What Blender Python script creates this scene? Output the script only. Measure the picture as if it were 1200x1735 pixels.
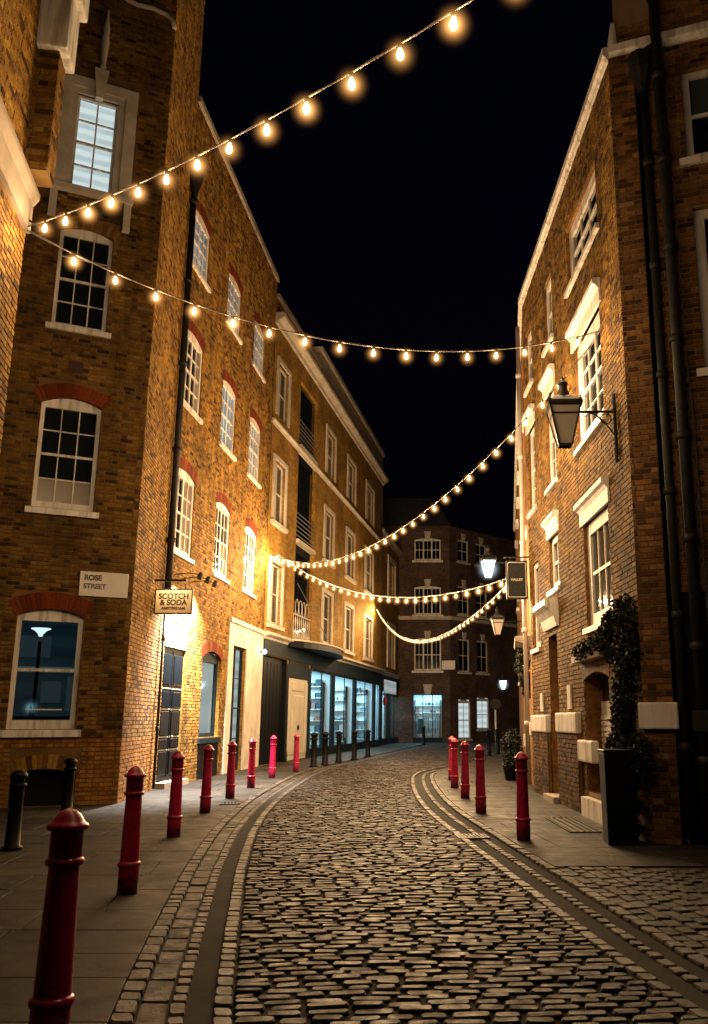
import bpy, bmesh, math, random
from mathutils import Matrix, Vector
import numpy as np
R = math.radians
random.seed(7); rng = np.random.default_rng(7)
S = bpy.context.scene
COL = S.collection
for o in list(bpy.data.objects): bpy.data.objects.remove(o)

# ------------------------------------------------------------------ camera, sky, exposure
CAMH = 1.45
cam = bpy.data.cameras.new('camera'); cam_o = bpy.data.objects.new('camera', cam); COL.objects.link(cam_o)
cam.sensor_fit = 'HORIZONTAL'; cam.sensor_width = 36; cam.lens = 36 * 1500 / 1200
cam.shift_x = -0.1; cam.clip_start = 0.05; cam.clip_end = 1000
cam_o.location = (0, 0, CAMH); cam_o.rotation_euler = (R(90) + math.atan(351 / 1500), 0, 0)
S.camera = cam_o
W = bpy.data.worlds.new('World'); S.world = W; W.use_nodes = True
nt = W.node_tree; bg = nt.nodes['Background']
sky = nt.nodes.new('ShaderNodeTexSky'); sky.sky_type = 'NISHITA'; sky.sun_disc = False
sky.sun_elevation = R(-3.0); sky.sun_rotation = R(200); sky.air_density = 1.0; sky.dust_density = 0.4; sky.ozone_density = 3.0
nt.links.new(sky.outputs[0], bg.inputs[0]); bg.inputs[1].default_value = 0.028
sun = bpy.data.lights.new('moon', 'SUN'); sun.energy = 0.012; sun.angle = R(12); sun.color = (0.75, 0.85, 1.0)
sun_o = bpy.data.objects.new('moon', sun); COL.objects.link(sun_o); sun_o.rotation_euler = (R(40), 0, R(20))
S.view_settings.view_transform = 'Standard'; S.view_settings.look = 'None'
S.view_settings.exposure = 0.4; S.view_settings.gamma = 1.0; S.view_settings.use_curve_mapping = False
cy = S.cycles
cy.use_denoising = True; cy.use_light_tree = True; cy.max_bounces = 6; cy.diffuse_bounces = 3; cy.glossy_bounces = 3
cy.transparent_max_bounces = 16; cy.sample_clamp_indirect = 3.0; cy.caustics_reflective = False; cy.caustics_refractive = False
BULB_W, BULB_COL = 30.0, (1.0, 0.64, 0.32)

# ------------------------------------------------------------------ materials
MATS = {}
def mat(name, color=(.5, .5, .5), rough=.7, metal=0., spec=.5, build=None, coat=0.):
    if name in MATS: return MATS[name]
    m = bpy.data.materials.new(name); m.use_nodes = True
    n = m.node_tree; b = n.nodes['Principled BSDF']
    b.inputs['Base Color'].default_value = (*color, 1); b.inputs['Roughness'].default_value = rough
    b.inputs['Metallic'].default_value = metal; b.inputs['Specular IOR Level'].default_value = spec
    b.inputs['Coat Weight'].default_value = coat
    if build: build(n, b)
    MATS[name] = m; return m
def N(n, t, **k):
    x = n.nodes.new(t)
    for a, v in k.items():
        if a.startswith('i_'):
            key = a[2:]; key = int(key) if key.isdigit() else key.replace('_', ' ')
            x.inputs[key].default_value = v
        else: setattr(x, a, v)
    return x
def ramp(n, stops, fac):
    r = n.nodes.new('ShaderNodeValToRGB'); e = r.color_ramp.elements
    while len(e) < len(stops): e.new(.5)
    for q, (p, c) in zip(e, stops): q.position = p; q.color = (*c, 1)
    n.links.new(fac, r.inputs[0]); return r.outputs[0]
def mixc(n, fac, a, b, mode='MIX'):
    m = n.nodes.new('ShaderNodeMix'); m.data_type = 'RGBA'; m.blend_type = mode
    for sock, v in ((m.inputs[0], fac), (m.inputs[6], a), (m.inputs[7], b)):
        if hasattr(v, 'links'): n.links.new(v, sock)
        else: sock.default_value = v if isinstance(v, (int, float)) else (*v, 1)
    return m.outputs[2]
def geo_pos(n): return n.nodes.new('ShaderNodeNewGeometry').outputs['Position']
def noise(n, scale, detail=4, vec=None, rough=.6):
    t = N(n, 'ShaderNodeTexNoise', i_Scale=scale, i_Detail=detail, i_Roughness=rough)
    n.links.new(vec if vec is not None else geo_pos(n), t.inputs['Vector']); return t.outputs['Fac']
def bump(n, b, h, strength=.3, dist=.01):
    x = N(n, 'ShaderNodeBump', i_Strength=strength, i_Distance=dist); n.links.new(h, x.inputs['Height']); n.links.new(x.outputs[0], b.inputs['Normal'])
def piece_random(n):
    g = n.nodes.new('ShaderNodeNewGeometry'); o = n.nodes.new('ShaderNodeObjectInfo')
    a = N(n, 'ShaderNodeMath', operation='ADD'); n.links.new(g.outputs['Random Per Island'], a.inputs[0]); n.links.new(o.outputs['Random'], a.inputs[1])
    f = N(n, 'ShaderNodeMath', operation='FRACT'); n.links.new(a.outputs[0], f.inputs[0]); return f.outputs[0]
def brick_build(stops, dirt=.45, bs=.5):
    def f(n, b):
        c = ramp(n, stops, piece_random(n))
        d = ramp(n, [(.35, (1 - dirt,) * 3), (.62, (1, 1, 1))], noise(n, 1.3, 5))
        c = mixc(n, 1.0, c, d, 'MULTIPLY')
        mp = N(n, 'ShaderNodeMapping'); mp.inputs['Scale'].default_value = (2.6, 2.6, .30); n.links.new(geo_pos(n), mp.inputs[0])
        sk = ramp(n, [(.36, (.52, .50, .48)), (.56, (1, 1, 1))], noise(n, 1.6, 6, mp.outputs[0])); c = mixc(n, .8, c, mixc(n, 1., c, sk, 'MULTIPLY'))
        e = ramp(n, [(.3, (.55, .55, .55)), (.7, (1.15, 1.15, 1.15))], noise(n, 38, 3))
        c = mixc(n, 1.0, c, e, 'MULTIPLY')
        n.links.new(c, b.inputs['Base Color']); bump(n, b, noise(n, 90, 4), bs, .006)
    return f
stock = [(0, (.045, .020, .004)), (.12, (.17, .076, .013)), (.35, (.31, .162, .024)), (.6, (.40, .22, .033)), (.8, (.25, .112, .015)), (.93, (.44, .265, .062)), (1, (.08, .033, .008))]
brown = [(0, (.045, .018, .007)), (.2, (.15, .062, .018)), (.5, (.25, .112, .030)), (.8, (.32, .155, .042)), (.93, (.38, .21, .08)), (1, (.06, .028, .014))]
orange = [(0, (.20, .08, .012)), (.3, (.36, .16, .022)), (.7, (.44, .21, .030)), (1, (.30, .12, .018))]
redst = [(0, (.14, .026, .007)), (.5, (.21, .038, .008)), (1, (.26, .062, .013))]
M_STOCK = mat('stock_brick', rough=.85, spec=.25, build=brick_build(stock))
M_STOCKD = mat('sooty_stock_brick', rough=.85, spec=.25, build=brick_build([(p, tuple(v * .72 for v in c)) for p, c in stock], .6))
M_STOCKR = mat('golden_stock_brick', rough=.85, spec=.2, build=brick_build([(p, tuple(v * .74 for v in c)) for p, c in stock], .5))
M_BROWN = mat('brown_brick', rough=.8, spec=.3, build=brick_build(brown))
M_DARKB = mat('dark_brown_brick', rough=.85, spec=.2, build=brick_build([(p, tuple(v * .5 for v in c)) for p, c in brown], .6))  # darker copy of brown brick; the dim wall foot is put in its colour
M_ORANGE = mat('orange_plinth_brick', rough=.85, spec=.25, build=brick_build(orange, .3))
M_RED = mat('red_rubbed_brick', rough=.85, spec=.2, build=brick_build(redst, .25))
def plainvar(c0, c1, sc=3., bs=.15, bsc=40, bd=.004):
    def f(n, b):
        c = ramp(n, [(.3, c0), (.7, c1)], noise(n, sc, 6)); n.links.new(c, b.inputs['Base Color']); bump(n, b, noise(n, bsc, 4), bs, bd)
    return f
M_MORTAR = mat('mortar', rough=.95, spec=.1, build=plainvar((.10, .055, .018), (.19, .115, .042), 2.))
M_MORTARD = mat('mortar_dark', rough=.95, spec=.1, build=plainvar((.17, .11, .055), (.28, .20, .12), 2.))
def brick_tex(c1, c2, mo, sx=1., dirt=.5):
    def f(n, b):
        tc = n.nodes.new('ShaderNodeTexCoord'); sp = n.nodes.new('ShaderNodeSeparateXYZ'); cb = n.nodes.new('ShaderNodeCombineXYZ')
        n.links.new(tc.outputs['Object'], sp.inputs[0]); ad = N(n, 'ShaderNodeMath', operation='ADD'); n.links.new(sp.outputs[0], ad.inputs[0]); n.links.new(sp.outputs[1], ad.inputs[1]); n.links.new(ad.outputs[0], cb.inputs[0]); n.links.new(sp.outputs[2], cb.inputs[1])
        t = N(n, 'ShaderNodeTexBrick', i_Scale=1.0); t.inputs['Brick Width'].default_value = .225; t.inputs['Row Height'].default_value = .075
        t.inputs['Mortar Size'].default_value = .006; t.inputs['Color1'].default_value = (*c1, 1); t.inputs['Color2'].default_value = (*c2, 1); t.inputs['Mortar'].default_value = (*mo, 1)
        n.links.new(cb.outputs[0], t.inputs['Vector'])
        d = ramp(n, [(.35, (1 - dirt,) * 3), (.65, (1, 1, 1))], noise(n, .9, 6))
        c = mixc(n, 1.0, t.outputs['Color'], d, 'MULTIPLY')
        e = ramp(n, [(.3, (.45, .45, .45)), (.7, (1.25, 1.25, 1.25))], noise(n, 9, 5, rough=.75)); c = mixc(n, 1., c, e, 'MULTIPLY')
        n.links.new(c, b.inputs['Base Color']); bump(n, b, t.outputs['Fac'], -.5, .01)
    return f
M_FARSTOCK = mat('stock_brickwork', rough=.85, spec=.2, build=brick_tex((.47, .268, .046), (.33, .175, .028), (.22, .135, .04)))
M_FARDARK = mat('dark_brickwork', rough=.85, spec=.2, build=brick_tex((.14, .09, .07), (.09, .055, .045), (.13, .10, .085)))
M_FARBROWN = mat('brown_brickwork', rough=.85, spec=.2, build=brick_tex((.32, .155, .04), (.22, .095, .026), (.24, .15, .07)))
def white_build(n, b):
    c = ramp(n, [(.3, (.58, .55, .50)), (.7, (.80, .78, .75))], noise(n, 2.5, 6)); mp = N(n, 'ShaderNodeMapping'); mp.inputs['Scale'].default_value = (9, 9, .8); n.links.new(geo_pos(n), mp.inputs[0])
    c = mixc(n, 1., c, ramp(n, [(.36, (.55, .52, .48)), (.52, (1, 1, 1))], noise(n, 1., 6, mp.outputs[0])), 'MULTIPLY')
    n.links.new(c, b.inputs['Base Color']); bump(n, b, noise(n, 40, 4), .15, .004)
M_WHITE = mat('white_paint', rough=.5, spec=.35, build=white_build)
M_STONE = mat('portland_stone', rough=.8, spec=.2, build=plainvar((.36, .32, .26), (.58, .53, .45), 2., .25, 30))
M_STONED = mat('weathered_stone', rough=.85, spec=.2, build=plainvar((.20, .17, .14), (.40, .35, .29), 1.2, .3, 30))
M_BLACK = mat('black_gloss_paint', (.003, .0034, .0045), .5, 0, .10)
M_IRON = mat('black_iron', rough=.55, spec=.2, build=plainvar((.010, .010, .011), (.028, .027, .026), 12., .2))
M_DARKTEAL = mat('dark_teal_paint', rough=.6, spec=.12, build=plainvar((.005, .011, .016), (.010, .019, .026), 3., .05))
M_CREAM = mat('cream_paint', rough=.5, spec=.4, build=plainvar((.46, .42, .34), (.58, .54, .45), 2., .08))
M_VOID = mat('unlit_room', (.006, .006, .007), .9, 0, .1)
def glass_build(n, b): bump(n, b, noise(n, 2.2, 2), .08, .02)
M_PANE = mat('dark_window_glass', (.008, .010, .013), .06, 0, .55, build=glass_build)
M_PALEPANE = mat('pale_pane', rough=.25, spec=.5, build=plainvar((.17, .14, .115), (.22, .185, .15), 1.5, .02))  # pale tone set in the pane's own colour
def clear_glass(n, b):
    out = n.nodes['Material Output']; t = n.nodes.new('ShaderNodeBsdfTransparent'); g = N(n, 'ShaderNodeBsdfGlossy', i_Roughness=.03)
    t.inputs[0].default_value = (.86, .92, .93, 1)
    fr = N(n, 'ShaderNodeFresnel', i_IOR=1.45); m = n.nodes.new('ShaderNodeMixShader')
    ml = N(n, 'ShaderNodeMath', operation='MULTIPLY'); ml.inputs[1].default_value = .6; n.links.new(fr.outputs[0], ml.inputs[0]); n.links.new(ml.outputs[0], m.inputs[0]); n.links.new(t.outputs[0], m.inputs[1]); n.links.new(g.outputs[0], m.inputs[2]); n.links.new(m.outputs[0], out.inputs[0])
M_GLASS = mat('clear_glass', build=clear_glass)
def emis(col, st, sampling=True):
    def f(n, b):
        b.inputs['Base Color'].default_value = (0, 0, 0, 1); b.inputs['Emission Color'].default_value = (*col, 1); b.inputs['Emission Strength'].default_value = st
    return f
def interior_emis(c0, c1, st, freq=3.):
    def f(n, b):
        tc = n.nodes.new('ShaderNodeTexCoord')
        w = N(n, 'ShaderNodeTexWave', wave_type='BANDS', bands_direction='Z', i_Scale=freq, i_Distortion=1.2, i_Detail=2.)
        n.links.new(tc.outputs['Object'], w.inputs['Vector'])
        nz = noise(n, 2.6, 3); c = mixc(n, nz, ramp(n, [(.2, c0), (.75, c1)], w.outputs['Fac']), c1)
        b.inputs['Base Color'].default_value = (0, 0, 0, 1); n.links.new(c, b.inputs['Emission Color']); b.inputs['Emission Strength'].default_value = st
    return f
M_LITCOOL = mat('lit_office', build=interior_emis((.34, .40, .42), (.74, .82, .80), .75, 1.3))
M_LITBLUE = mat('lit_room_blue', build=interior_emis((.16, .27, .32), (.36, .50, .55), .75, .25))
M_PALEGLOW = mat('dim_pale_glow', build=interior_emis((.12, .13, .16), (.42, .42, .44), .6, .3))
M_ROOMTEAL = mat('dim_teal_room', build=interior_emis((.004, .016, .024), (.018, .045, .058), .2, .7))
M_DOORGLASS = mat('shop_door_interior', build=interior_emis((.10, .17, .19), (.42, .52, .53), .7, .8))
M_PANEL = mat('lit_ceiling_panel', build=emis((.55, .86, 1.0), 3.0))
M_LAMPGLOW = mat('lit_lamp_glass', build=emis((.62, .90, 1.0), 1.1)); M_MANTLE = mat('lit_lamp_mantle', build=emis((.85, .98, 1.0), 9.0))
M_REFLANTERN = mat('reflected_lantern_glow', build=emis((.72, .92, 1.0), .9))
def bulb_build(n, b):
    out = n.nodes['Material Output']; t = n.nodes.new('ShaderNodeBsdfTransparent'); e = N(n, 'ShaderNodeEmission', i_Strength=1.0); e.inputs[0].default_value = (2.2, 1.35, .62, 1)
    a = n.nodes.new('ShaderNodeAddShader'); n.links.new(t.outputs[0], a.inputs[0]); n.links.new(e.outputs[0], a.inputs[1]); n.links.new(a.outputs[0], out.inputs[0])
M_BULB = mat('glowing_bulb_glass', build=bulb_build); M_BULB.cycles.emission_sampling = 'NONE'
def halo_mat(st, rad, col=(1, .45, .12)):
    def f(n, b):      # added lens-like halo, thinning out to the sphere's edge
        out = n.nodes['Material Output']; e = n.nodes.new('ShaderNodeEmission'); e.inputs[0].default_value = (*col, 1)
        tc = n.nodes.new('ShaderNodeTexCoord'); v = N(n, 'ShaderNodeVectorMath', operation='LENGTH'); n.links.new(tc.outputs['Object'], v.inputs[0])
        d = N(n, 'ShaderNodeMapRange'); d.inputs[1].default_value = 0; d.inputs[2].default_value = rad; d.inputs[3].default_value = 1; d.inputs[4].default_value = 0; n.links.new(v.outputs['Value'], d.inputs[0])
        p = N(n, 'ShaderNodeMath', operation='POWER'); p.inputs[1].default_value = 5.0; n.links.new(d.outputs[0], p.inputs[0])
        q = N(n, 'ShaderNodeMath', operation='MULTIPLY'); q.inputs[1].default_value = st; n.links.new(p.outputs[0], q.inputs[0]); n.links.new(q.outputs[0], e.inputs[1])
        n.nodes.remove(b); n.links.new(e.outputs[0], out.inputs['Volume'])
    m = mat('halo_glow_%d' % st, build=f); m.cycles.emission_sampling = 'NONE'; return m
def red_build(n, b):
    tc = n.nodes.new('ShaderNodeTexCoord'); ob = tc.outputs['Object']
    c = ramp(n, [(.3, (.27, .003, .036)), (.75, (.38, .006, .055))], noise(n, 3.5, 5))
    c = mixc(n, ramp(n, [(.62, (0, 0, 0)), (.645, (1, 1, 1))], noise(n, 15, 6)), c, (.035, .012, .012))       # chipped paint
    c = mixc(n, ramp(n, [(.56, (0, 0, 0)), (.85, (.45, .45, .45))], noise(n, 4.2, 6)), c, (.06, .035, .03))      # grime
    sz = n.nodes.new('ShaderNodeSeparateXYZ'); n.links.new(ob, sz.inputs[0]); ft = N(n, 'ShaderNodeMath', operation='ADD'); n.links.new(sz.outputs[2], ft.inputs[0]); n.links.new(noise(n, 14, 5), ft.inputs[1])
    c = mixc(n, ramp(n, [(.46, (.85,) * 3), (.66, (0, 0, 0))], ft.outputs[0]), c, (.022, .014, .012))          # splashed dirt on the foot
    n.links.new(c, b.inputs['Base Color'])
    r = ramp(n, [(.35, (.24,) * 3), (.7, (.5,) * 3)], noise(n, 9, 4)); n.links.new(r, b.inputs['Roughness']); bump(n, b, noise(n, 26, 4), .22, .005)
M_REDP = mat('crimson_gloss_paint', spec=.5, build=red_build)
def sett_build(stops, r0=.28, r1=.62):
    def f(n, b):
        c = ramp(n, stops, piece_random(n)); c = mixc(n, 1., c, ramp(n, [(.3, (.35,) * 3), (.7, (1.35,) * 3)], noise(n, 19, 6, rough=.7)), 'MULTIPLY')
        c = mixc(n, 1., c, ramp(n, [(.35, (.6,) * 3), (.65, (1.05,) * 3)], noise(n, .7, 4)), 'MULTIPLY')
        n.links.new(c, b.inputs['Base Color'])
        n.links.new(ramp(n, [(.3, (r0,) * 3), (.7, (r1,) * 3)], noise(n, 7, 4)), b.inputs['Roughness'])
        bump(n, b, noise(n, 34, 6, rough=.7), .8, .012)
    return f
M_SETT = mat('granite_sett', spec=.26, build=sett_build([(0, (.007, .005, .004)), (.3, (.015, .0105, .0075)), (.6, (.026, .018, .0115)), (.85, (.058, .033, .016)), (1, (.020, .016, .013))], .42, .8))
M_KERB = mat('granite_kerb', spec=.3, build=sett_build([(0, (.030, .025, .020)), (.5, (.06, .049, .038)), (1, (.095, .077, .058))], .4, .7))
M_FLAG = None
def flag_build(n, b):
    c = ramp(n, [(0, (.020, .017, .014)), (.4, (.033, .028, .023)), (.8, (.048, .041, .033)), (1, (.027, .024, .021))], piece_random(n))
    c = mixc(n, 1., c, ramp(n, [(.3, (.5,) * 3), (.7, (1.2,) * 3)], noise(n, 5, 7, rough=.7)), 'MULTIPLY')
    c = mixc(n, 1., c, ramp(n, [(.38, (.45,) * 3), (.6, (1.05,) * 3)], noise(n, .8, 5)), 'MULTIPLY')
    v = N(n, 'ShaderNodeTexVoronoi', i_Scale=3.4); n.links.new(geo_pos(n), v.inputs['Vector'])
    c = mixc(n, ramp(n, [(.075, (1, 1, 1)), (.10, (0, 0, 0))], v.outputs['Distance']), c, (.009, .008, .008))      # trodden gum
    n.links.new(c, b.inputs['Base Color']); n.links.new(ramp(n, [(.3, (.42,) * 3), (.7, (.8,) * 3)], noise(n, 3, 5)), b.inputs['Roughness']); bump(n, b, noise(n, 24, 6, rough=.7), .5, .006)
M_ASPH = mat('asphalt', rough=.9, spec=.08, build=plainvar((.022, .021, .020), (.042, .040, .037), 3., .6, 160, .006))
M_FLAG = mat('york_flagstone', spec=.18, build=flag_build)
M_DIRT = mat('joint_dirt', rough=.95, spec=.1, build=plainvar((.012, .010, .008), (.03, .025, .019), 5., .4, 60))
def leaf_build(n, b):
    c = ramp(n, [(0, (.004, .006, .005)), (.5, (.008, .012, .008)), (1, (.02, .026, .018))], piece_random(n)); n.links.new(c, b.inputs['Base Color']); b.inputs['Roughness'].default_value = .6
M_LEAF = mat('ivy_leaf', spec=.2, build=leaf_build)
M_STEM = mat('woody_stem', (.05, .035, .022), .85)
M_LEAD = mat('weathered_lead', (.10, .10, .105), .6, .3)
M_SLATE = mat('roof_slate', rough=.6, build=plainvar((.018, .018, .022), (.04, .04, .045), 6., .4))
M_TAN = mat('tan_sign_board', rough=.55, build=plainvar((.50, .33, .15), (.60, .42, .22), 4., .05))
M_INK = mat('dark_lettering', (.035, .022, .012), .6)
M_CABLE = mat('dark_cable', (.05, .04, .03), .6)
def litpane_build(n, b):
    out = n.nodes['Material Output']; t = n.nodes.new('ShaderNodeBsdfTransparent'); t.inputs[0].default_value = (.8, .9, .92, 1); e = N(n, 'ShaderNodeEmission', i_Strength=1.3); e.inputs[0].default_value = (.78, .95, 1, 1)
    a = n.nodes.new('ShaderNodeAddShader'); n.links.new(t.outputs[0], a.inputs[0]); n.links.new(e.outputs[0], a.inputs[1]); n.links.new(a.outputs[0], out.inputs[0])
M_LITPANE = mat('lit_frosted_pane', build=litpane_build)
M_FROST = mat('frosted_lantern_glass', rough=.35, spec=.5, build=plainvar((.34, .31, .26), (.46, .42, .36), 2., .02))
M_SHOPWALL = mat('pale_shop_wall', (.62, .70, .72), .7)
M_SHOPFLOOR = mat('shop_floor', (.22, .30, .33), .3)
M_CLOTH = mat('hanging_clothes', rough=.9, build=sett_build([(0, (.02, .05, .07)), (.4, (.10, .2, .25)), (.7, (.5, .52, .5)), (1, (.25, .1, .08))], .8, .9))
M_MANN = mat('mannequin_white', (.62, .62, .60), .5)

# ------------------------------------------------------------------ object helpers
WM = {}
def add(name, data, M, parent=None):
    o = bpy.data.objects.new(name, data); COL.objects.link(o)
    if parent is not None:
        o.parent = parent; o.matrix_basis = WM[parent.name].inverted() @ M
    else: o.matrix_basis = M
    WM[o.name] = M.copy(); return o
def frame(P, ang): return Matrix.Translation((P[0], P[1], P[2] if len(P) > 2 else 0)) @ Matrix.Rotation(R(90 - ang), 4, 'Z')
T = lambda x, y, z: Matrix.Translation((x, y, z))
def tag(o, label=None, cat=None, group=None, kind=None):
    if label: o['label'] = label
    if cat: o['category'] = cat
    if group: o['group'] = group
    if kind: o['kind'] = kind
    return o
def thing(name, M, label, cat, group=None):
    return tag(add(name, None, M), label, cat, group)
class MB:
    def __init__(s): s.v = []; s.f = []
    def quad(s, a, b, c, d):
        i = len(s.v); s.v += [a, b, c, d]; s.f.append((i, i + 1, i + 2, i + 3)); return s
    def hexa(s, p):   # 8 corners: bottom 4 (ccw from above), top 4
        i = len(s.v); s.v += [tuple(q) for q in p]
        for a in ((0, 3, 2, 1), (4, 5, 6, 7), (0, 1, 5, 4), (1, 2, 6, 5), (2, 3, 7, 6), (3, 0, 4, 7)): s.f.append(tuple(i + k for k in a))
        return s
    def box(s, x0, x1, y0, y1, z0, z1):
        return s.hexa([(x0, y0, z0), (x1, y0, z0), (x1, y1, z0), (x0, y1, z0), (x0, y0, z1), (x1, y0, z1), (x1, y1, z1), (x0, y1, z1)])
    def prism(s, pts, y0, y1):   # polygon in x,z (ccw seen from -y), extruded along y
        n = len(pts); i = len(s.v); s.v += [(x, y0, z) for x, z in pts] + [(x, y1, z) for x, z in pts]
        s.f.append(tuple(i + k for k in range(n))); s.f.append(tuple(i + n + k for k in reversed(range(n))))
        for k in range(n): s.f.append((i + k, i + n + k, i + n + (k + 1) % n, i + (k + 1) % n))
        return s
    def profile(s, prof, x0, x1):  # profile in (y,z), swept along x
        n = len(prof); i = len(s.v); s.v += [(x0, y, z) for y, z in prof] + [(x1, y, z) for y, z in prof]
        s.f.append(tuple(i + k for k in range(n))); s.f.append(tuple(i + n + k for k in reversed(range(n))))
        for k in range(n): s.f.append((i + k, i + n + k, i + n + (k + 1) % n, i + (k + 1) % n))
        return s
    def tube(s, pts, r, n=8, cap=True):
        P = [Vector(p) for p in pts]; rings = []; up = Vector((0, 0, 1))
        for k, p in enumerate(P):
            d = (P[min(k + 1, len(P) - 1)] - P[max(k - 1, 0)]).normalized()
            a = d.cross(up); a = a.normalized() if a.length > 1e-3 else Vector((1, 0, 0)); b = a.cross(d).normalized()
            rr = r[k] if isinstance(r, (list, tuple)) else r
            i = len(s.v); rings.append(i)
            s.v += [tuple(p + (a * math.cos(2 * math.pi * q / n) + b * math.sin(2 * math.pi * q / n)) * rr) for q in range(n)]
        for a, b in zip(rings, rings[1:]):
            for q in range(n): s.f.append((a + q, a + (q + 1) % n, b + (q + 1) % n, b + q))
        if cap: s.f.append(tuple(rings[0] + q for q in reversed(range(n)))); s.f.append(tuple(rings[-1] + q for q in range(n)))
        return s
    def lathe(s, prof, n=16, c=(0, 0), caps=True):
        rings = []
        for r, z in prof:
            i = len(s.v); rings.append(i); s.v += [(c[0] + r * math.cos(2 * math.pi * q / n), c[1] + r * math.sin(2 * math.pi * q / n), z) for q in range(n)]
        for a, b in zip(rings, rings[1:]):
            for q in range(n): s.f.append((a + q, a + (q + 1) % n, b + (q + 1) % n, b + q))
        if caps: s.f.append(tuple(rings[0] + q for q in reversed(range(n)))); s.f.append(tuple(rings[-1] + q for q in range(n)))
        return s
    def mesh(s, name, m, smooth=False):
        me = bpy.data.meshes.new(name); me.from_pydata(s.v, [], s.f); me.update()
        for x in (m if isinstance(m, (list, tuple)) else [m]): me.materials.append(x)
        if isinstance(m, (list, tuple)) and hasattr(s, 'ri'): me.polygons.foreach_set('material_index', [0 if k < s.ri else 1 for k in range(len(me.polygons))])
        if smooth: me.polygons.foreach_set('use_smooth', [True] * len(me.polygons))
        return me
def fixn(me):
    b = bmesh.new(); b.from_mesh(me); bmesh.ops.recalc_face_normals(b, faces=b.faces); b.to_mesh(me); b.free(); return me
BOXC = {}
def boxm(name, dx, dy, dz, m):
    k = (name, round(dx, 4), round(dy, 4), round(dz, 4), m.name)
    if k not in BOXC: BOXC[k] = MB().box(0, dx, 0, dy, 0, dz).mesh(name, m)
    return BOXC[k]
def box(name, parent, F, x0, x1, y0, y1, z0, z1, m):
    return add(name, boxm(name, x1 - x0, y1 - y0, z1 - z0, m), F @ T(x0, y0, z0), parent)
def bevelled(me, w=.01, seg=2):
    b = bmesh.new(); b.from_mesh(me); bmesh.ops.bevel(b, geom=b.edges[:], offset=w, segments=seg, affect='EDGES', profile=.6); b.to_mesh(me); b.free(); return me
def light(name, kind, M, parent, energy, color, radius=.03, spot=None):
    l = bpy.data.lights.new(name, kind); l.energy = energy; l.color = color
    if kind != 'AREA': l.shadow_soft_size = radius
    if spot: l.spot_size = R(spot[0]); l.spot_blend = spot[1]
    return add(name, l, M, parent)
FONT = {}
def lettering(parent, F, text, size, m, depth=.004, name='lettering', align='CENTER', sx=1.):
    cu = bpy.data.curves.new('t', 'FONT'); cu.body = text; cu.size = size; cu.extrude = depth; cu.offset = size * .035; cu.align_x = align; cu.align_y = 'CENTER'
    o = bpy.data.objects.new('t', cu); COL.objects.link(o)
    dg = bpy.context.evaluated_depsgraph_get(); me = bpy.data.meshes.new_from_object(o.evaluated_get(dg)); bpy.data.objects.remove(o)
    me.materials.clear(); me.materials.append(m); me.name = name
    return add(name, me, F @ Matrix.Rotation(R(90), 4, 'X') @ Matrix.Diagonal((sx, 1, 1, 1)), parent)

# ------------------------------------------------------------------ walls
def wall_backing(x0, x1, z0, z1, ops, depth=.16, y=.012, back=None):
    """front sheet with openings cut out, brick reveals going `depth` in"""
    mb = MB(); xs = sorted({x0, x1, *[v for o in ops for v in o[:2]]}); zs = sorted({z0, z1, *[v for o in ops for v in o[2:4]]})
    xs = [x for x in xs if x0 <= x <= x1]; zs = [z for z in zs if z0 <= z <= z1]
    for a, b in zip(xs, xs[1:]):
        for c, d in zip(zs, zs[1:]):
            mx, mz = (a + b) / 2, (c + d) / 2
            if any(o[0] < mx < o[1] and o[2] < mz < o[3] for o in ops): continue
            mb.quad((a, y, c), (b, y, c), (b, y, d), (a, y, d))
    mb.ri = len(mb.f)
    for o in ops:
        a, b, c, d = o[:4]; e = y + (o[4] if len(o) > 4 else depth)
        mb.quad((a, y, c), (a, y, d), (a, e, d), (a, e, c)); mb.quad((b, y, c), (b, e, c), (b, e, d), (b, y, d))
        mb.quad((a, y, d), (b, y, d), (b, e, d), (a, e, d)); mb.quad((a, y, c), (a, e, c), (b, e, c), (b, y, c))
    return mb
def brick_rects(x0, x1, z0, z1, ops, seed=0):
    rr = random.Random(seed); out = []; row = 0; z = z0
    while z + .065 <= z1 + .001:
        seq = [.215, .1025] ; k = 0; x = x0 - (0.06 if row % 2 else .215 * .5 + .05) - rr.random() * .02
        while x < x1:
            w = seq[(k + row) % 2]; a, b = max(x, x0), min(x + w, x1); k += 1; x += w + .010
            if b - a < .02: continue
            zc = z + .0325; parts = [(a, b)]
            for o in ops:
                if o[2] - .02 < zc < o[3] + .02:
                    new = []
                    for p, q in parts:
                        if o[1] <= p or o[0] >= q: new.append((p, q)); continue
                        if o[0] - p > .03: new.append((p, o[0]))
                        if q - o[1] > .03: new.append((o[1], q))
                    parts = new
            for p, q in parts: out.append((p, q, z + rr.uniform(-.001, .001), z + .065))
        z += .075; row += 1
    return out
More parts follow.
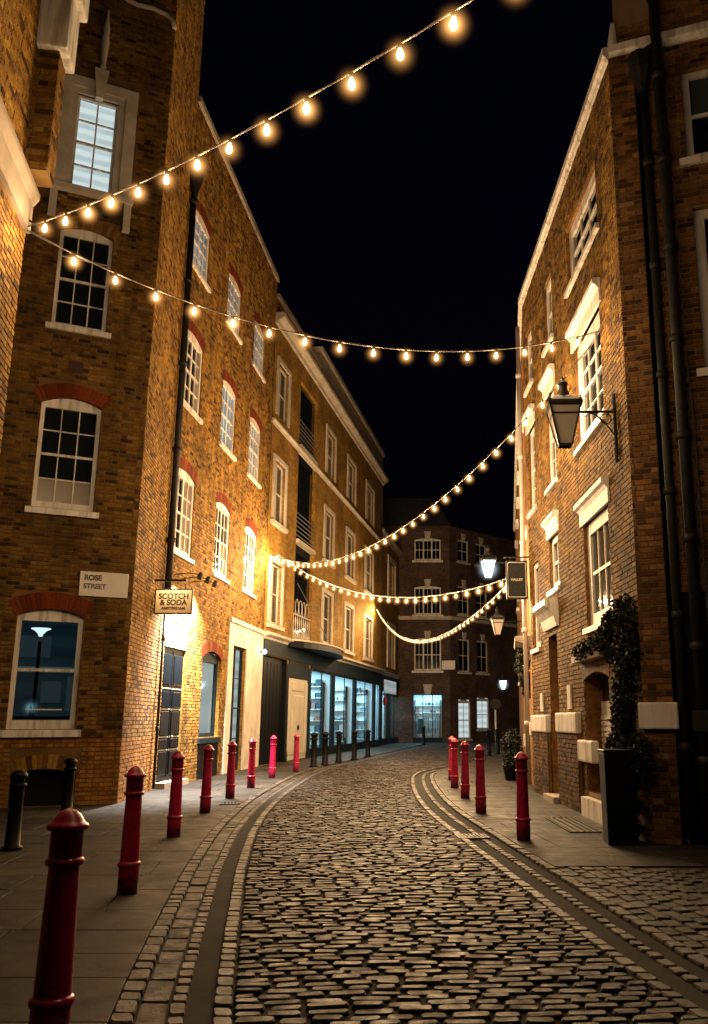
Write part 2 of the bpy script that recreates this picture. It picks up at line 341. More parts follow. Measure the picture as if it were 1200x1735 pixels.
def brick_mesh(rects, m, name='bricks', seed=1, jit=.004):
    rr = np.random.default_rng(seed); n = len(rects); a = np.array(rects)
    y = rr.uniform(-jit, jit * .6, n); tl = rr.uniform(-.002, .002, n); tv = rr.uniform(-.0015, .0015, n)
    V = np.zeros((n, 8, 3)); e = .0035
    x0, x1, z0, z1 = a.T
    for k, (X, Z, sx, sz) in enumerate(((x0, z0, -1, -1), (x1, z0, 1, -1), (x1, z1, 1, 1), (x0, z1, -1, 1))):
        V[:, k, 0] = X - sx * e; V[:, k, 1] = y + sx * tl + sz * tv; V[:, k, 2] = Z - sz * e
        V[:, k + 4, 0] = X; V[:, k + 4, 1] = .03; V[:, k + 4, 2] = Z
    Fq = np.array([(0, 1, 2, 3), (0, 4, 5, 1), (1, 5, 6, 2), (2, 6, 7, 3), (3, 7, 4, 0)])
    faces = (Fq[None] + (np.arange(n) * 8)[:, None, None]).reshape(-1, 4)
    me = bpy.data.meshes.new(name); me.from_pydata(V.reshape(-1, 3).tolist(), [], faces.tolist()); me.materials.append(m); me.update(); return me
PITCH = math.atan(351 / 1500)
def inview(p):
    y, z = p[1], p[2] - CAMH; f = y * math.cos(PITCH) + z * math.sin(PITCH); u = -y * math.sin(PITCH) + z * math.cos(PITCH)
    if f < .2: return False
    return 0 < 720 + 1500 * p[0] / f < 1200 and 0 < 867 - 1500 * u / f < 1735
def brickwork(parent_wall, F, x0, x1, z0, z1, ops, m, seed=0, single=0, nolow=None):
    rc = brick_rects(x0, x1, z0, z1, ops, seed)
    if single:
        c = [(r, F @ Vector(((r[0] + r[1]) / 2, 0, (r[2] + r[3]) / 2))) for r in rc]
        full = [q for q in c if q[0][1] - q[0][0] > .2 and inview(q[1]) and not (nolow and nolow(q[0]))]
        full.sort(key=lambda q: (q[1] - Vector((0, 0, CAMH))).length); pick = {id(q[0]) for q in full[:single]}
        proto = [brick_mesh([(0, .215, 0, .065)], m, 'brick', 50 + k) for k in range(4)]
        for k, (r, _) in enumerate(full[:single]): add('brick', proto[k % 4], F @ T(r[0], 0, r[2]), parent_wall)
        rc = [r for r in rc if id(r) not in pick]
    return tag(add('brick_facing', brick_mesh(rc, m, 'brick_facing', seed + 9), F, parent_wall), kind='stuff')
def arch_z(x, w, rise):   # segmental arch height above springing
    if rise <= 0: return 0.
    r = (w * w / 4 + rise * rise) / (2 * rise); return math.sqrt(max(r * r - (x - w / 2) ** 2, 0)) - (r - rise)
def voussoirs(x0, x1, zs, rise, th, m, n=None, y0=-.006, y1=.06):
    """ring of wedge bricks above an opening; springing height zs"""
    w = x1 - x0; r = (w * w / 4 + rise * rise) / (2 * rise); cx, cz = (x0 + x1) / 2, zs + rise - r
    a0 = math.asin(min(1, w / 2 / r)); n = n or max(7, int(2 * a0 * (r + th / 2) / .075)) | 1; mb = MB(); g = .003 / r
    for k in range(n):
        a, b = -a0 * 1.06 + 2.12 * a0 * k / n + g, -a0 * 1.06 + 2.12 * a0 * (k + 1) / n - g
        p = lambda t, q: (cx + q * math.sin(t), cz + q * math.cos(t))
        yj = y0 + random.uniform(-.003, .002)
        mb.prism([p(a, r), p(b, r), p(b, r + th), p(a, r + th)], yj, y1)
    return mb.mesh('brick_arch', m)

# ------------------------------------------------------------------ windows
def sheet_mesh(w, h):
    k = ('glass', round(w, 4), round(h, 4))
    if k not in BOXC: BOXC[k] = MB().quad((0, 0, 0), (w, 0, 0), (w, 0, h), (0, 0, h)).mesh('pane', M_GLASS)
    return BOXC[k]
def sash_window(parent, F, x0, x1, z0, z1, cols, rows, pane=None, rise=0., fw=.07, reveal=.09, m=None, meet=None, thick=(), sill=True,
                panes_special=None, interior=None, bar=.022, name='window', sill_over=.08, sill_h=.09, sill_out=.06, label=None, botrail=.0):
    """box-sash window; the frame is the window mesh, panes, bars and sill are its pieces"""
    m = m or M_WHITE; w, h = x1 - x0, z1 - z0; FW = F @ T(x0, reveal, z0); mb = MB()
    mb.box(0, fw, 0, .10, 0, h - rise); mb.box(w - fw, w, 0, .10, 0, h - rise); mb.box(fw, w - fw, 0, .10, 0, fw + botrail)
    zt = h - rise - fw
    if rise > 0:
        pts = [(fw, zt), (w - fw, zt), (w, h - rise)] + [(w * (1 - k / 10), h - rise + arch_z(w * (1 - k / 10), w, rise)) for k in range(11)] + [(0, h - rise)]
        q = []; [q.append(p) for p in pts if p not in q]; mb.prism(q, -.001, .099)
    else: mb.box(fw, w - fw, 0, .10, zt, h)
    win = add(name, mb.mesh(name, m), FW, parent)
    if label: win['label'] = label
    gx0, gx1, gz0, gz1 = fw, w - fw, fw + botrail, zt
    meet = rows // 2 if meet is None else meet
    def edges(a, b, n, special, sw):
        ws = [sw if k in special else bar for k in range(1, n)]; tot = (b - a - sum(ws)) / n; e = []; p = a
        for k in range(n): e.append((p, p + tot)); p += tot + (ws[k] if k < n - 1 else 0)
        return e
    ex = edges(gx0, gx1, cols, thick, .09); ez = edges(gz0, gz1, rows, (meet,) if rows > 1 else (), .05)
    for k in range(cols - 1): a, b = ex[k][1], ex[k + 1][0]; box('glazing_bar', win, FW, a, b, .02, .06, gz0, gz1, m)
    for k in range(rows - 1):
        a, b = ez[k][1], ez[k + 1][0]; box('meeting_rail' if k + 1 == meet else 'glazing_bar', win, FW, gx0, gx1, .014 if k + 1 == meet else .024, .062, a, b, m)
    for i, (a, b) in enumerate(ex):
        for j, (c, d) in enumerate(ez):
            pm = pane or M_PANE
            if panes_special: pm = panes_special(i, j) or pm
            if pm is M_GLASS: add('pane', sheet_mesh(b - a + .008, d - c + .008), FW @ T(a - .004, .046, c - .004), win)
            else: box('pane', win, FW, a - .004, b + .004, .044, .050, c - .004, d + .004, pm)
    if interior is not None: box('lit_interior', win, FW, 0.01, w - .01, .085, .095, .01, h - .01, interior)
    if sill:
        me = MB().profile([(-sill_out - reveal, 0), (.10, 0), (.10, sill_h + .02), (-.0, sill_h + .02), (-sill_out - reveal, sill_h)][::-1], -sill_over, w + sill_over).mesh('sill', m)
        add('sill', fixn(me), FW @ T(0, 0, -sill_h - .022), win)
    return win
def stone_surround(parent, F, x0, x1, z0, z1, t=.16, out=.05, m=None, name='surround', head=None):
    m = m or M_STONE; mb = MB(); mb.box(x0 - t, x0, -out, .05, z0, z1 + t); mb.box(x1, x1 + t, -out, .05, z0, z1 + t); mb.box(x0, x1, -out, .05, z1, z1 + t)
    return add(name, mb.mesh(name, m), F, parent)
def cornice(parent, F, x0, x1, z, h, out, m, name='cornice'):
    p = [(.05, z), (-out * .25, z), (-out * .35, z + h * .3), (-out * .8, z + h * .5), (-out, z + h * .6), (-out, z + h * .95), (-out * .9, z + h), (.05, z + h)]
    return add(name, fixn(MB().profile(p, x0, x1).mesh(name, m)), F, parent)
def pipe(parent, F, x, y, z0, z1, r, name='drainpipe', step=1.8, m=None):
    m = m or M_IRON; o = add(name, MB().lathe([(r, z0), (r, z1)], 12).mesh(name, m, True), F @ T(x, y, 0), parent); z = z0 + step * .6
    while z < z1 - .2:
        add('pipe_collar', MB().lathe([(r * 1.02, 0), (r * 1.35, .01), (r * 1.35, .1), (r * 1.02, .11)], 12).mesh('pipe_collar', m, True) if ('collar', r) not in BOXC else BOXC[('collar', r)], F @ T(x, y, z), o)
        z += step
    return o

# ------------------------------------------------------------------ ground, road, pavements
def interp(tab):
    ys = [t[0] for t in tab]; xs = [t[1] for t in tab]
    def f(y):     # smooth (Catmull-Rom like) interpolation
        if y <= ys[0]: return xs[0] + (y - ys[0]) * (xs[1] - xs[0]) / (ys[1] - ys[0])
        if y >= ys[-1]: return xs[-1] + (y - ys[-1]) * (xs[-1] - xs[-2]) / (ys[-1] - ys[-2])
        k = max(i for i in range(len(ys) - 1) if ys[i] <= y); t = (y - ys[k]) / (ys[k + 1] - ys[k])
        def sl(i):
            a, b = max(i - 1, 0), min(i + 1, len(ys) - 1); return (xs[b] - xs[a]) / (ys[b] - ys[a])
        h = ys[k + 1] - ys[k]; m0, m1 = sl(k) * h, sl(k + 1) * h; t2, t3 = t * t, t ** 3
        return (2 * t3 - 3 * t2 + 1) * xs[k] + (t3 - 2 * t2 + t) * m0 + (-2 * t3 + 3 * t2) * xs[k + 1] + (t3 - t2) * m1
    return f
KL = interp([(2, -.22), (4.78, -.93), (5.78, -1.13), (7.7, -1.48), (9.84, -1.85), (13, -2.3), (16.5, -2.63), (20, -2.81), (25.4, -2.93), (29, -2.75), (36, -1.85), (48, -.35), (56, .7)])
KR = interp([(2, 1.95), (4.91, 1.37), (5.91, 1.19), (7.16, 1.02), (9.28, .75), (11.7, .44), (14.5, .09), (17, -.13), (19.2, -.25), (22, -.34), (24.9, -.32), (27, -.02), (29, .55), (32, 1.3), (40, 2.6), (56, 5.2)])
def sheet(name, f0, f1, y0, y1, z, m, step=.5):
    mb = MB(); n = int((y1 - y0) / step)
    for k in range(n):
        a, b = y0 + (y1 - y0) * k / n, y0 + (y1 - y0) * (k + 1) / n
        mb.quad((f0(a), a, z), (f1(a), a, z), (f1(b), b, z), (f0(b), b, z))
    return tag(add(name, mb.mesh(name, m), Matrix()), kind='structure')
tag(add('ground', MB().quad((-80, -40, -.12), (80, -40, -.12), (80, 110, -.12), (-80, 110, -.12)).mesh('ground', M_ASPH), Matrix()), kind='structure')
road = sheet('road', lambda y: KL(y) - .1, lambda y: KR(y) + .1, 1.5, 60, -.026, M_DIRT)
channel_l = sheet('gutter_left', lambda y: KL(y) - .62, lambda y: KL(y) - .1, 1.5, 60, -.030, M_ASPH)
channel_r = sheet('gutter_right', lambda y: KR(y) + .1, lambda y: KR(y) + .58, 1.5, 60, -.030, M_ASPH)
pave_l = sheet('pavement_left', lambda y: -16, lambda y: KL(y) - .62, 1.5, 60, -.016, M_DIRT, 1.)
pave_r = sheet('pavement_right', lambda y: KR(y) + .58, lambda y: 16, 1.5, 60, -.0165, M_DIRT, 1.)
SETT_F = [(0, 1, 5, 4), (1, 2, 6, 5), (2, 3, 7, 6), (3, 0, 4, 7), (4, 5, 9, 8), (5, 6, 10, 9), (6, 7, 11, 10), (7, 4, 8, 11), (8, 9, 10, 11)]
OCT_F = [(k + o, (k + 1) % 8 + o, (k + 1) % 8 + o + 8, k + o + 8) for o in (0, 8) for k in range(8)] + [tuple(range(16, 24))]
def sett_verts(c, zt, rr, skirt=.045, b1=.004, b2=.012, ch=.018):
    """c: four plan corners; worn granite block with rounded corners"""
    cx = sum(p[0] for p in c) / 4; cyy = sum(p[1] for p in c) / 4; v = []; o = []
    tx, ty = rr.uniform(-.03, .03), rr.uniform(-.035, .035)
    for k in range(4):
        p, a, b = c[k], c[k - 1], c[(k + 1) % 4]
        for q in (a, b):
            l = math.hypot(q[0] - p[0], q[1] - p[1]); d = min(ch * rr.uniform(.5, 1.3), l * .3); o.append((p[0] + (q[0] - p[0]) / l * d + rr.uniform(-.003, .003), p[1] + (q[1] - p[1]) / l * d + rr.uniform(-.003, .003)))
    for d, z in ((0., zt - skirt), (b1, zt - .010), (b2, zt)):
        for p in o:
            dx, dy = cx - p[0], cyy - p[1]; l = math.hypot(dx, dy); x, y = p[0] + dx / l * d, p[1] + dy / l * d
            v.append((x, y, z + ((x - cx) * tx + (y - cyy) * ty + rr.uniform(-.0015, .0015) if d > 0 else 0)))
    return v
def setts_out(name, blocks, m, parent, single=0, kind='stuff'):
    """blocks: (corners, ztop). nearest `single` become objects of their own, the others one joined part"""
    rr = random.Random(len(blocks)); near = []
    if single:
        near = sorted([b for b in blocks if inview((b[0][0][0], b[0][0][1], 0)) or inview((b[0][2][0], b[0][2][1], 0))], key=lambda b: b[0][0][0] ** 2 + b[0][0][1] ** 2)[:single]
    ids = {id(b) for b in near}; V = []; Fc = []
    for b in blocks:
        if id(b) in ids: continue
        i = len(V); V += sett_verts(b[0], b[1], rr); Fc += [tuple(i + k for k in f) for f in OCT_F]
    if V:
        me = bpy.data.meshes.new(name); me.from_pydata(V, [], Fc); me.materials.append(m); me.update()
        tag(add(name, me, Matrix(), parent), kind=kind)
    for b in near:
        cx = sum(p[0] for p in b[0]) / 4; cyy = sum(p[1] for p in b[0]) / 4
        me = bpy.data.meshes.new('sett'); me.from_pydata([(x - cx, y - cyy, z) for x, y, z in sett_verts(b[0], b[1], rr)], [], OCT_F); me.materials.append(m)
        me.update(); add('sett', me, T(cx, cyy, 0), parent)
def road_setts():
    rr = random.Random(3); out = []; y = 2.6
    while y < 57:
        pitch = rr.uniform(.092, .112) if y < 30 else .13; dep = pitch - .025
        yl = y; xl = KL(yl) + .012; xr = KR(yl) - .012; sl = -(KL(y + .5) - KL(y - .5)) * .5 - (KR(y + .5) - KR(y - .5)) * .5
        sl = max(-.25, min(.25, sl)) * .45; xm = (xl + xr) / 2; x = xl - rr.uniform(0, .12); jy = rr.uniform(-.006, .006)
        while x < xr - .05:
            w = rr.uniform(.12, .235); a, b = max(x, xl), min(x + w, xr); x += w + rr.uniform(.012, .026)
            if b - a < .05: continue
            yy = lambda q: y + (q - xm) * sl + jy + .02 * math.sin(q * 2.1 + y * .5)
            zt = -.006 + rr.uniform(-.010, .007); d0 = dep + rr.uniform(-.008, .008)
            out.append((((a, yy(a)), (b, yy(b)), (b, yy(b) + d0), (a, yy(a) + d0)), zt))
        y += pitch
    return out
setts_out('distant_setts', road_setts(), M_SETT, road, 300)
def edge_row(fx, off, wid, y0, y1, lmin, lmax, ztop, gap=.012, seed=1):
    rr = random.Random(seed); out = []; y = y0
    while y < y1:
        l = rr.uniform(lmin, lmax); dx = (fx(y + l) - fx(y)); nx, ny = 1, -dx / l; k = 1 / math.hypot(nx, ny)
        g = math.hypot(1, dx / l); l2 = l / g
        o0, o1 = off, off + wid
        out.append((((fx(y) + o0, y), (fx(y) + o1, y), (fx(y + l2) + o1, y + l2 - gap), (fx(y + l2) + o0, y + l2 - gap)), ztop + rr.uniform(-.004, .004)))
        y += l2 + gap * .4
    return out
gut_l = edge_row(KL, -.105, .10, 2.5, 56, .13, .19, -.004, seed=4) + edge_row(KL, -.335, .085, 2.5, 40, .13, .20, -.018, seed=5)
setts_out('gutter_setts', gut_l, M_KERB, channel_l, 90)
setts_out('kerb_setts', edge_row(KL, -.615, .115, 2.5, 56, .14, .24, .004, seed=6), M_KERB, pave_l, 60)
gut_r = edge_row(KR, .005, .095, 2.5, 56, .13, .20, -.004, seed=7) + edge_row(KR, .27, .085, 2.5, 27, .13, .19, -.012, .03, seed=8)
setts_out('gutter_setts', gut_r, M_KERB, channel_r, 90)
setts_out('kerb_setts', edge_row(KR, .485, .10, 2.5, 56, .15, .24, .004, seed=9), M_KERB, pave_r, 50)
# brick-like slabs in the left gutter
setts_out('gutter_slabs', edge_row(KL, -.495, .15, 2.5, 30, .28, .42, -.021, .01, seed=11), M_SETT, channel_l, 40)
# setts of the side lane on the right
def lane_setts():
    rr = random.Random(12); out = []
    for k in range(30):
        off = .60 + .128 * k; y = 2.5 + rr.random() * .1
        while True:
            l = rr.uniform(.16, .24); top = 9.75 - .16 * (KR(y) + off - 1.0)
            if y + l > top: break
            x0, x1 = KR(y) + off, KR(y + l) + off
            if x0 < 7: out.append((((x0, y), (x0 + .108, y + .015), (x1 + .108, y + l), (x1, y + l - .015)), -.004 + rr.uniform(-.007, .006)))
            y += l + .016
    return out
setts_out('lane_setts', lane_setts(), M_SETT, pave_r, 200)
# flagstones
def flag_mesh(c, z=.0, th=.05):
    rr = random; i = [(p[0], p[1]) for p in c]; cx = sum(p[0] for p in i) / 4; cyy = sum(p[1] for p in i) / 4
    v = []
    tz = rr.uniform(-.0015, .0015)
    for d, zz in ((0, z - th), (0, z - .0015 + tz), (.002, z + tz)):
        for p in i:
            dx, dy = cx - p[0], cyy - p[1]; l = math.hypot(dx, dy); v.append((p[0] + dx / l * d - cx, p[1] + dy / l * d - cyy, zz))
    me = bpy.data.meshes.new('flagstone'); me.from_pydata(v, [], SETT_F); me.materials.append(M_FLAG); me.update(); return me, cx, cyy
def flags(parent, fl, fr, y0, y1, single_to, seed, dmin=.5, dmax=.85):
    rr = random.Random(seed); y = y0; V = []; Fc = []
    while y < y1:
        d = rr.uniform(dmin, dmax); a0, a1 = fl(y), fl(y + d); b0, b1 = fr(y), fr(y + d); g = .006; cuts = [0.]; tot = (b0 + b1 - a0 - a1) / 2; p = -rr.uniform(0, .5)
        while p < tot - .35: p += rr.uniform(.6, 1.05); cuts.append(p / tot)
        cuts = [q for q in cuts if 0 <= q < 1 - .3 / max(tot, .4)] + [1.]
        for u, w in zip(cuts, cuts[1:]):
            c = [(a0 + (b0 - a0) * u + g, y + g), (a0 + (b0 - a0) * w - g, y + g), (a1 + (b1 - a1) * w - g, y + d - g), (a1 + (b1 - a1) * u + g, y + d - g)]
            me, cx, cyy = flag_mesh(c)
            if y < single_to and any(inview((q[0], q[1], 0)) for q in c): add('flagstone', me, T(cx, cyy, 0), parent)
            else:
                i = len(V); V += [(v.co.x + cx, v.co.y + cyy, v.co.z) for v in me.vertices]; Fc += [tuple(i + k for k in f) for f in SETT_F]; bpy.data.meshes.remove(me)
        y += d
    me = bpy.data.meshes.new('distant_flagstones'); me.from_pydata(V, [], Fc); me.materials.append(M_FLAG); me.update(); tag(add('distant_flagstones', me, Matrix(), parent), kind='stuff')
flags(pave_l, lambda y: -7.2, lambda y: KL(y) - .62, 2.4, 56, 29, 21)
flags(pave_r, lambda y: KR(y) + .592, lambda y: 4.2 if y < 27 else 8.5, 9.55, 56, 27, 22, .45, .7)
# drain grate set in the right gutter and cellar light in the right pavement
def grate(label, name, M, w, l, nb, bar_m, frame_m, t=.012):
    g = thing(name, M, label, 'drain cover'); mb = MB(); f = .03
    mb.box(-w / 2, w / 2, -l / 2, -l / 2 + f, 0, t); mb.box(-w / 2, w / 2, l / 2 - f, l / 2, 0, t); mb.box(-w / 2, -w / 2 + f, -l / 2 + f, l / 2 - f, 0, t); mb.box(w / 2 - f, w / 2, -l / 2 + f, l / 2 - f, 0, t)
    add('grate_frame', mb.mesh('grate_frame', frame_m), M, g)
    for k in range(nb):
        x = -w / 2 + f + (w - 2 * f) * (k + .5) / nb; b = (w - 2 * f) / nb * .28; box('grate_bar', g, M, x - b, x + b, -l / 2 + f, l / 2 - f, .001, t - .001, bar_m)
    return g
grate('iron drain grate in the right gutter left of the nearest red bollard', 'drain_grate', T(.60, 11.95, -.020) @ Matrix.Rotation(R(8), 4, 'Z'), .40, .42, 7, M_KERB, M_IRON, .020)
grate('cellar light grating with pale bars in pavement beside brick wall', 'cellar_grating', T(2.06, 13.1, .004) @ Matrix.Rotation(R(3), 4, 'Z'), .42, 1.75, 4, M_KERB, M_IRON, .012)

grate('small dark gully grate in the left pavement by the fifth bollard', 'gully_grate', T(-3.42, 16.3, .003) @ Matrix.Rotation(R(12), 4, 'Z'), .36, .36, 5, M_IRON, M_IRON, .012)

# ------------------------------------------------------------------ LEFT CORNER BUILDING (tall gabled block)
def arched_ops(win): return [(a, b, c, d) for a, b, c, d in win]
PL = (-5.42, 16.33); FL1 = frame(PL, 63); FLS = frame(PL, -6.0)
b1 = thing('corner_building', FL1, 'tall brown brick corner block with stone-framed top window and street nameplate', 'building', 'left street buildings')
X0 = -4.2; ZT = 21.0
w1, w2, w3, w4 = (-1.90, -.80, 1.28, 3.36), (-1.87, -.81, 5.19, 7.33), (-1.85, -.87, 8.76, 10.86), (-1.78, -1.0, 11.72, 13.80)
base_op = (-1.75, -.72, .0, .62)
ops = [w1, w2, w3, w4, base_op]
wall = add('front_wall', wall_backing(X0, 0, -.1, ZT, ops, .16).mesh('front_wall', [M_MORTAR, M_FARSTOCK]), FL1, b1)
arch_skip = [(-1.99, -.71, 3.22, 3.68), (-1.95, -.73, 7.2, 7.62), (-1.93, -.79, 10.7, 11.1), (-2.16, -.60, 11.6, 14.4), (-1.80, -.67, .5, .92)]
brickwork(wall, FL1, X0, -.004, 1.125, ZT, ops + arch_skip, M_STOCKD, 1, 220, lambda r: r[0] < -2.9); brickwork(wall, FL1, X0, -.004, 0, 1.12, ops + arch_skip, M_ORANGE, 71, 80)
for i, ((a, b, c, d), rise, th) in enumerate(((w1, .13, .30), (w2, .14, .28), (w3, .12, .24), (base_op, .12, .24))):
    add('brick_arch', voussoirs(a, b, d - rise, rise, th, M_RED if i < 2 else M_STOCK), FL1, wall)
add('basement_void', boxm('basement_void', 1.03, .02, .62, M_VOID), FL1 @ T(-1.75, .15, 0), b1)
sash_window(b1, FL1, *w1, 1, 2, M_GLASS, .13, .085, label='ground-floor sash window with large panes and dim teal room behind', sill_over=.10, sill_h=.11, botrail=.07)
sash_window(b1, FL1, *w2, 3, 4, None, .14, .075, panes_special=lambda i, j: M_PALEPANE if j == 0 else None, sill_over=.10, sill_h=.11, botrail=.05)
sash_window(b1, FL1, *w3, 3, 4, None, .12, .07, sill_over=.10, sill_h=.10)
sash_window(b1, FL1, *w4, 2, 4, M_GLASS, 0, .05, .06, interior=M_LITCOOL, sill=False, bar=.03, label='top sash window lit cool white from inside')
# dim room behind the ground-floor window
rm = MB(); rm.box(-2.3, -.4, 1.6, 1.62, .9, 3.6); add('room_wall', rm.mesh('room_wall', M_ROOMTEAL), FL1, b1)  # dim room light put into wall, rail and pictures as faint emission
rm = MB(); rm.box(-2.3, -.4, 1.55, 1.59, 2.32, 2.42); add('picture_rail', rm.mesh('picture_rail', mat('glowing_rail', build=emis((.35, .5, .55), .09))), FL1, b1)
dec = MB(); xx = -1.62
while xx < -1.06:
    dw = random.uniform(.02, .04); dec.box(xx, xx + dw, .118, .121, 1.60, 1.625); xx += dw + .008
add('window_decal', dec.mesh('window_decal', mat('white_vinyl', (.7, .75, .75), .5)), FL1, b1)
fl = thing('reflection_stand_in', FL1 @ T(-1.45, .8, .95), 'added lamp stand imitating a street lamp reflected in the ground-floor window', 'lamp')  # added stand-in for a street lamp reflected in the pane
FM = WM[fl.name]
add('reflected_stem', MB().lathe([(.03, 0), (.03, 1.85), (.02, 1.9)], 8).mesh('reflected_stem', M_BLACK, True), FM, fl)
add('reflected_lantern', MB().lathe([(.03, 1.98), (.05, 2.03), (.11, 2.09), (.17, 2.115), (.17, 2.13), (.05, 2.14)], 14).mesh('reflected_lantern', M_REFLANTERN, True), FM, fl)
tl = thing('reflection_glow', FL1 @ T(-1.5, .75, 1.35), 'added soft glow imitating a lamp reflected low in the ground-floor window', 'lamp')  # added glow for the lower light of that reflection
gb = MB().lathe([(max(.004, .24 * math.sin(math.pi * k / 8)), .24 * math.cos(math.pi * k / 8)) for k in range(9)], 14).mesh('glow', halo_mat(5., .24, (.35, .8, 1.)), True)
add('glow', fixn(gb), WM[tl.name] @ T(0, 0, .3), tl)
add('reflected_stem', MB().lathe([(.08, -.4), (.02, -.36), (.02, .26), (.03, .3), (.004, .36)], 10).mesh('reflected_stem', M_BLACK, True), WM[tl.name], tl)
M_PIC = mat('glowing_picture', build=emis((.10, .17, .20), .10))  # pictures glow by themselves, no lamp lights them
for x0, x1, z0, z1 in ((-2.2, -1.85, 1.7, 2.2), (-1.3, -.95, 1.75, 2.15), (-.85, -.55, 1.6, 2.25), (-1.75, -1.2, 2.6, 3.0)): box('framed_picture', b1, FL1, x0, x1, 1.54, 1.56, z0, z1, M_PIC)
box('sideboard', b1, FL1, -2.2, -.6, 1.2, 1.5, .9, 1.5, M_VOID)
# stone frame of the top window
mb = MB(); a, b, c, d = w4
for t0, t1, o in ((.0, .13, .03), (.13, .36, .07)):
    mb.box(a - t1, a - t0, -o, .05, c - .05, d + t1); mb.box(b + t0, b + t1, -o, .05, c - .05, d + t1); mb.box(a - t0, b + t0, -o, .05, d + t0, d + t1)
sur = add('stone_window_frame', mb.mesh('stone_window_frame', M_STONE), FL1, b1)
add('keystone', MB().prism([(-1.46, 13.75), (-1.32, 13.75), (-1.25, 14.42), (-1.53, 14.42)], -.13, 0).mesh('keystone', M_STONE), FL1, sur)
box('sill', sur, FL1, -2.2, -.58, -.14, .04, 11.55, 11.67, M_STONE)
for xa in (-2.12, -.74): box('apron_block', sur, FL1, xa, xa + .14, -.09, .04, 10.95, 11.55, M_STONE)
fin = [(.055, 14.42), (.075, 14.5), (.05, 14.56), (.07, 14.9), (.085, 15.1), (.06, 15.3), (.075, 15.45), (.045, 15.6), (.02, 15.85), (.006, 15.98)]
add('finial', MB().lathe(fin, 10).mesh('finial', M_STONE, True), FL1 @ T(-1.38, -.06, 0), sur)
pts = [(-1.3, 16.45), (-1.0, 16.33), (-.8, 16.30), (-.5, 16.34), (-.2, 16.30), (-.06, 16.18), (-.02, 16.02)]
add('gable_moulding', MB().tube([(x, -.04, z) for x, z in pts], .055, 8).mesh('gable_moulding', M_STONED, True), FL1, b1)
box('air_vent', b1, FL1, -1.47, -1.22, -.012, .02, 7.83, 8.06, mat('terracotta_vent', (.05, .02, .015), .9))
# side return towards the pipe
SW = 3.22
wall = add('side_wall', wall_backing(0, SW, -.1, ZT, []).mesh('side_wall', M_MORTAR), FLS, b1)
brickwork(wall, FLS, 0.0, SW, 1.125, ZT, [], M_STOCK, 2); brickwork(wall, FLS, 0.0, SW, 0, 1.12, [], M_ORANGE, 72)
box('roof_slab', b1, FL1, X0, 0, .05, 5, ZT, ZT + .3, M_SLATE)
np_ = thing('street_nameplate', FL1, 'white street nameplate on the brown brick corner wall', 'sign')
add('plate', bevelled(MB().box(-.94, -.095, -.03, -.010, 3.62, 4.07).mesh('plate', mat('white_enamel', rough=.35, build=plainvar((.58, .54, .48), (.70, .67, .62), 3., .02))), .004, 1), FL1, np_)
M_PLTXT = mat('faded_black_lettering', (.045, .04, .035), .6)
lettering(np_, FL1 @ T(-.87, -.034, 3.955), 'ROSE', .135, M_PLTXT, .002, align='LEFT', sx=.95)
lettering(np_, FL1 @ T(-.87, -.034, 3.80), 'STREET', .125, mat('more_faded_lettering', (.13, .115, .10), .6), .002, align='LEFT', sx=.95)

# ------------------------------------------------------------------ LEFT BRICK TERRACE
P2 = (-5.745, 19.53); A2 = 2.8; F2 = frame(P2, A2); L2W = 9.5
b2 = thing('brick_terrace', F2, 'four storey yellow brick terrace with white sash windows and red arches', 'building', 'left street buildings')
cols = [(.03, 1.62), (3.38, 4.92), (6.50, 8.05)]; fl_z = [(5.22, 7.22), (8.80, 10.72), (12.42, 13.98)]
ops2 = [(a, b, c, d) for a, b in [(x0 + .12, x1 - .02) for x0, x1 in cols] for c, d in fl_z]
dr, gw, gd = (.16, 1.70, 0., 3.25), (3.05, 4.78, 1.0, 3.17), (5.85, 7.42, 0., 3.5)
opsg = [dr, gw, gd]
wall = add('front_wall', wall_backing(0, L2W, -.1, 16.7, ops2 + opsg, .16).mesh('front_wall', [M_MORTAR, M_FARSTOCK]), F2, b2)
skip = [(a - .08, b + .08, d - .12, d + .27) for a, b, c, d in ops2] + [(dr[0] - .05, dr[1] + .05, 3.05, 3.55), (gw[0] - .05, gw[1] + .05, 2.95, 3.45)]
stone_zone = (5.35, 9.5, -.1, 4.12)
brickwork(wall, F2, 0.004, L2W, 0, 16.7, ops2 + opsg + skip + [stone_zone], M_STOCK, 3)
k = 0
for ci in range(3):
    for fi in range(3):
        a, b, c, d = ops2[ci * 3 + fi]
        add('brick_arch', voussoirs(a, b, d - .12, .12, .26, M_RED), F2, wall)
        inter = {(0, 2): M_PALEGLOW, (1, 1): M_LITBLUE, (2, 1): M_PALEGLOW, (1, 2): M_PALEGLOW, (2, 2): M_PALEGLOW}.get((ci, fi))  # top-floor panels glow in place of pale reflections in the panes
        sash_window(b2, F2, a, b, c, d, 4, 4, M_GLASS if inter else None, .12, .10, .03, thick=(2,), interior=inter, panes_special=(lambda i, j, ci=ci, fi=fi: M_PALEPANE if (fi == 0 and i >= 2 and (j < 2 or ci == 0)) or (fi == 1 and ci == 0 and i == 3) else None) if not inter else None, sill_over=.12, sill_h=.09, sill_out=.07, bar=.034)
add('brick_arch', voussoirs(dr[0], dr[1], 3.07, .18, .26, M_STOCK), F2, wall)
add('brick_arch', voussoirs(gw[0], gw[1], 2.99, .18, .26, M_RED), F2, wall)
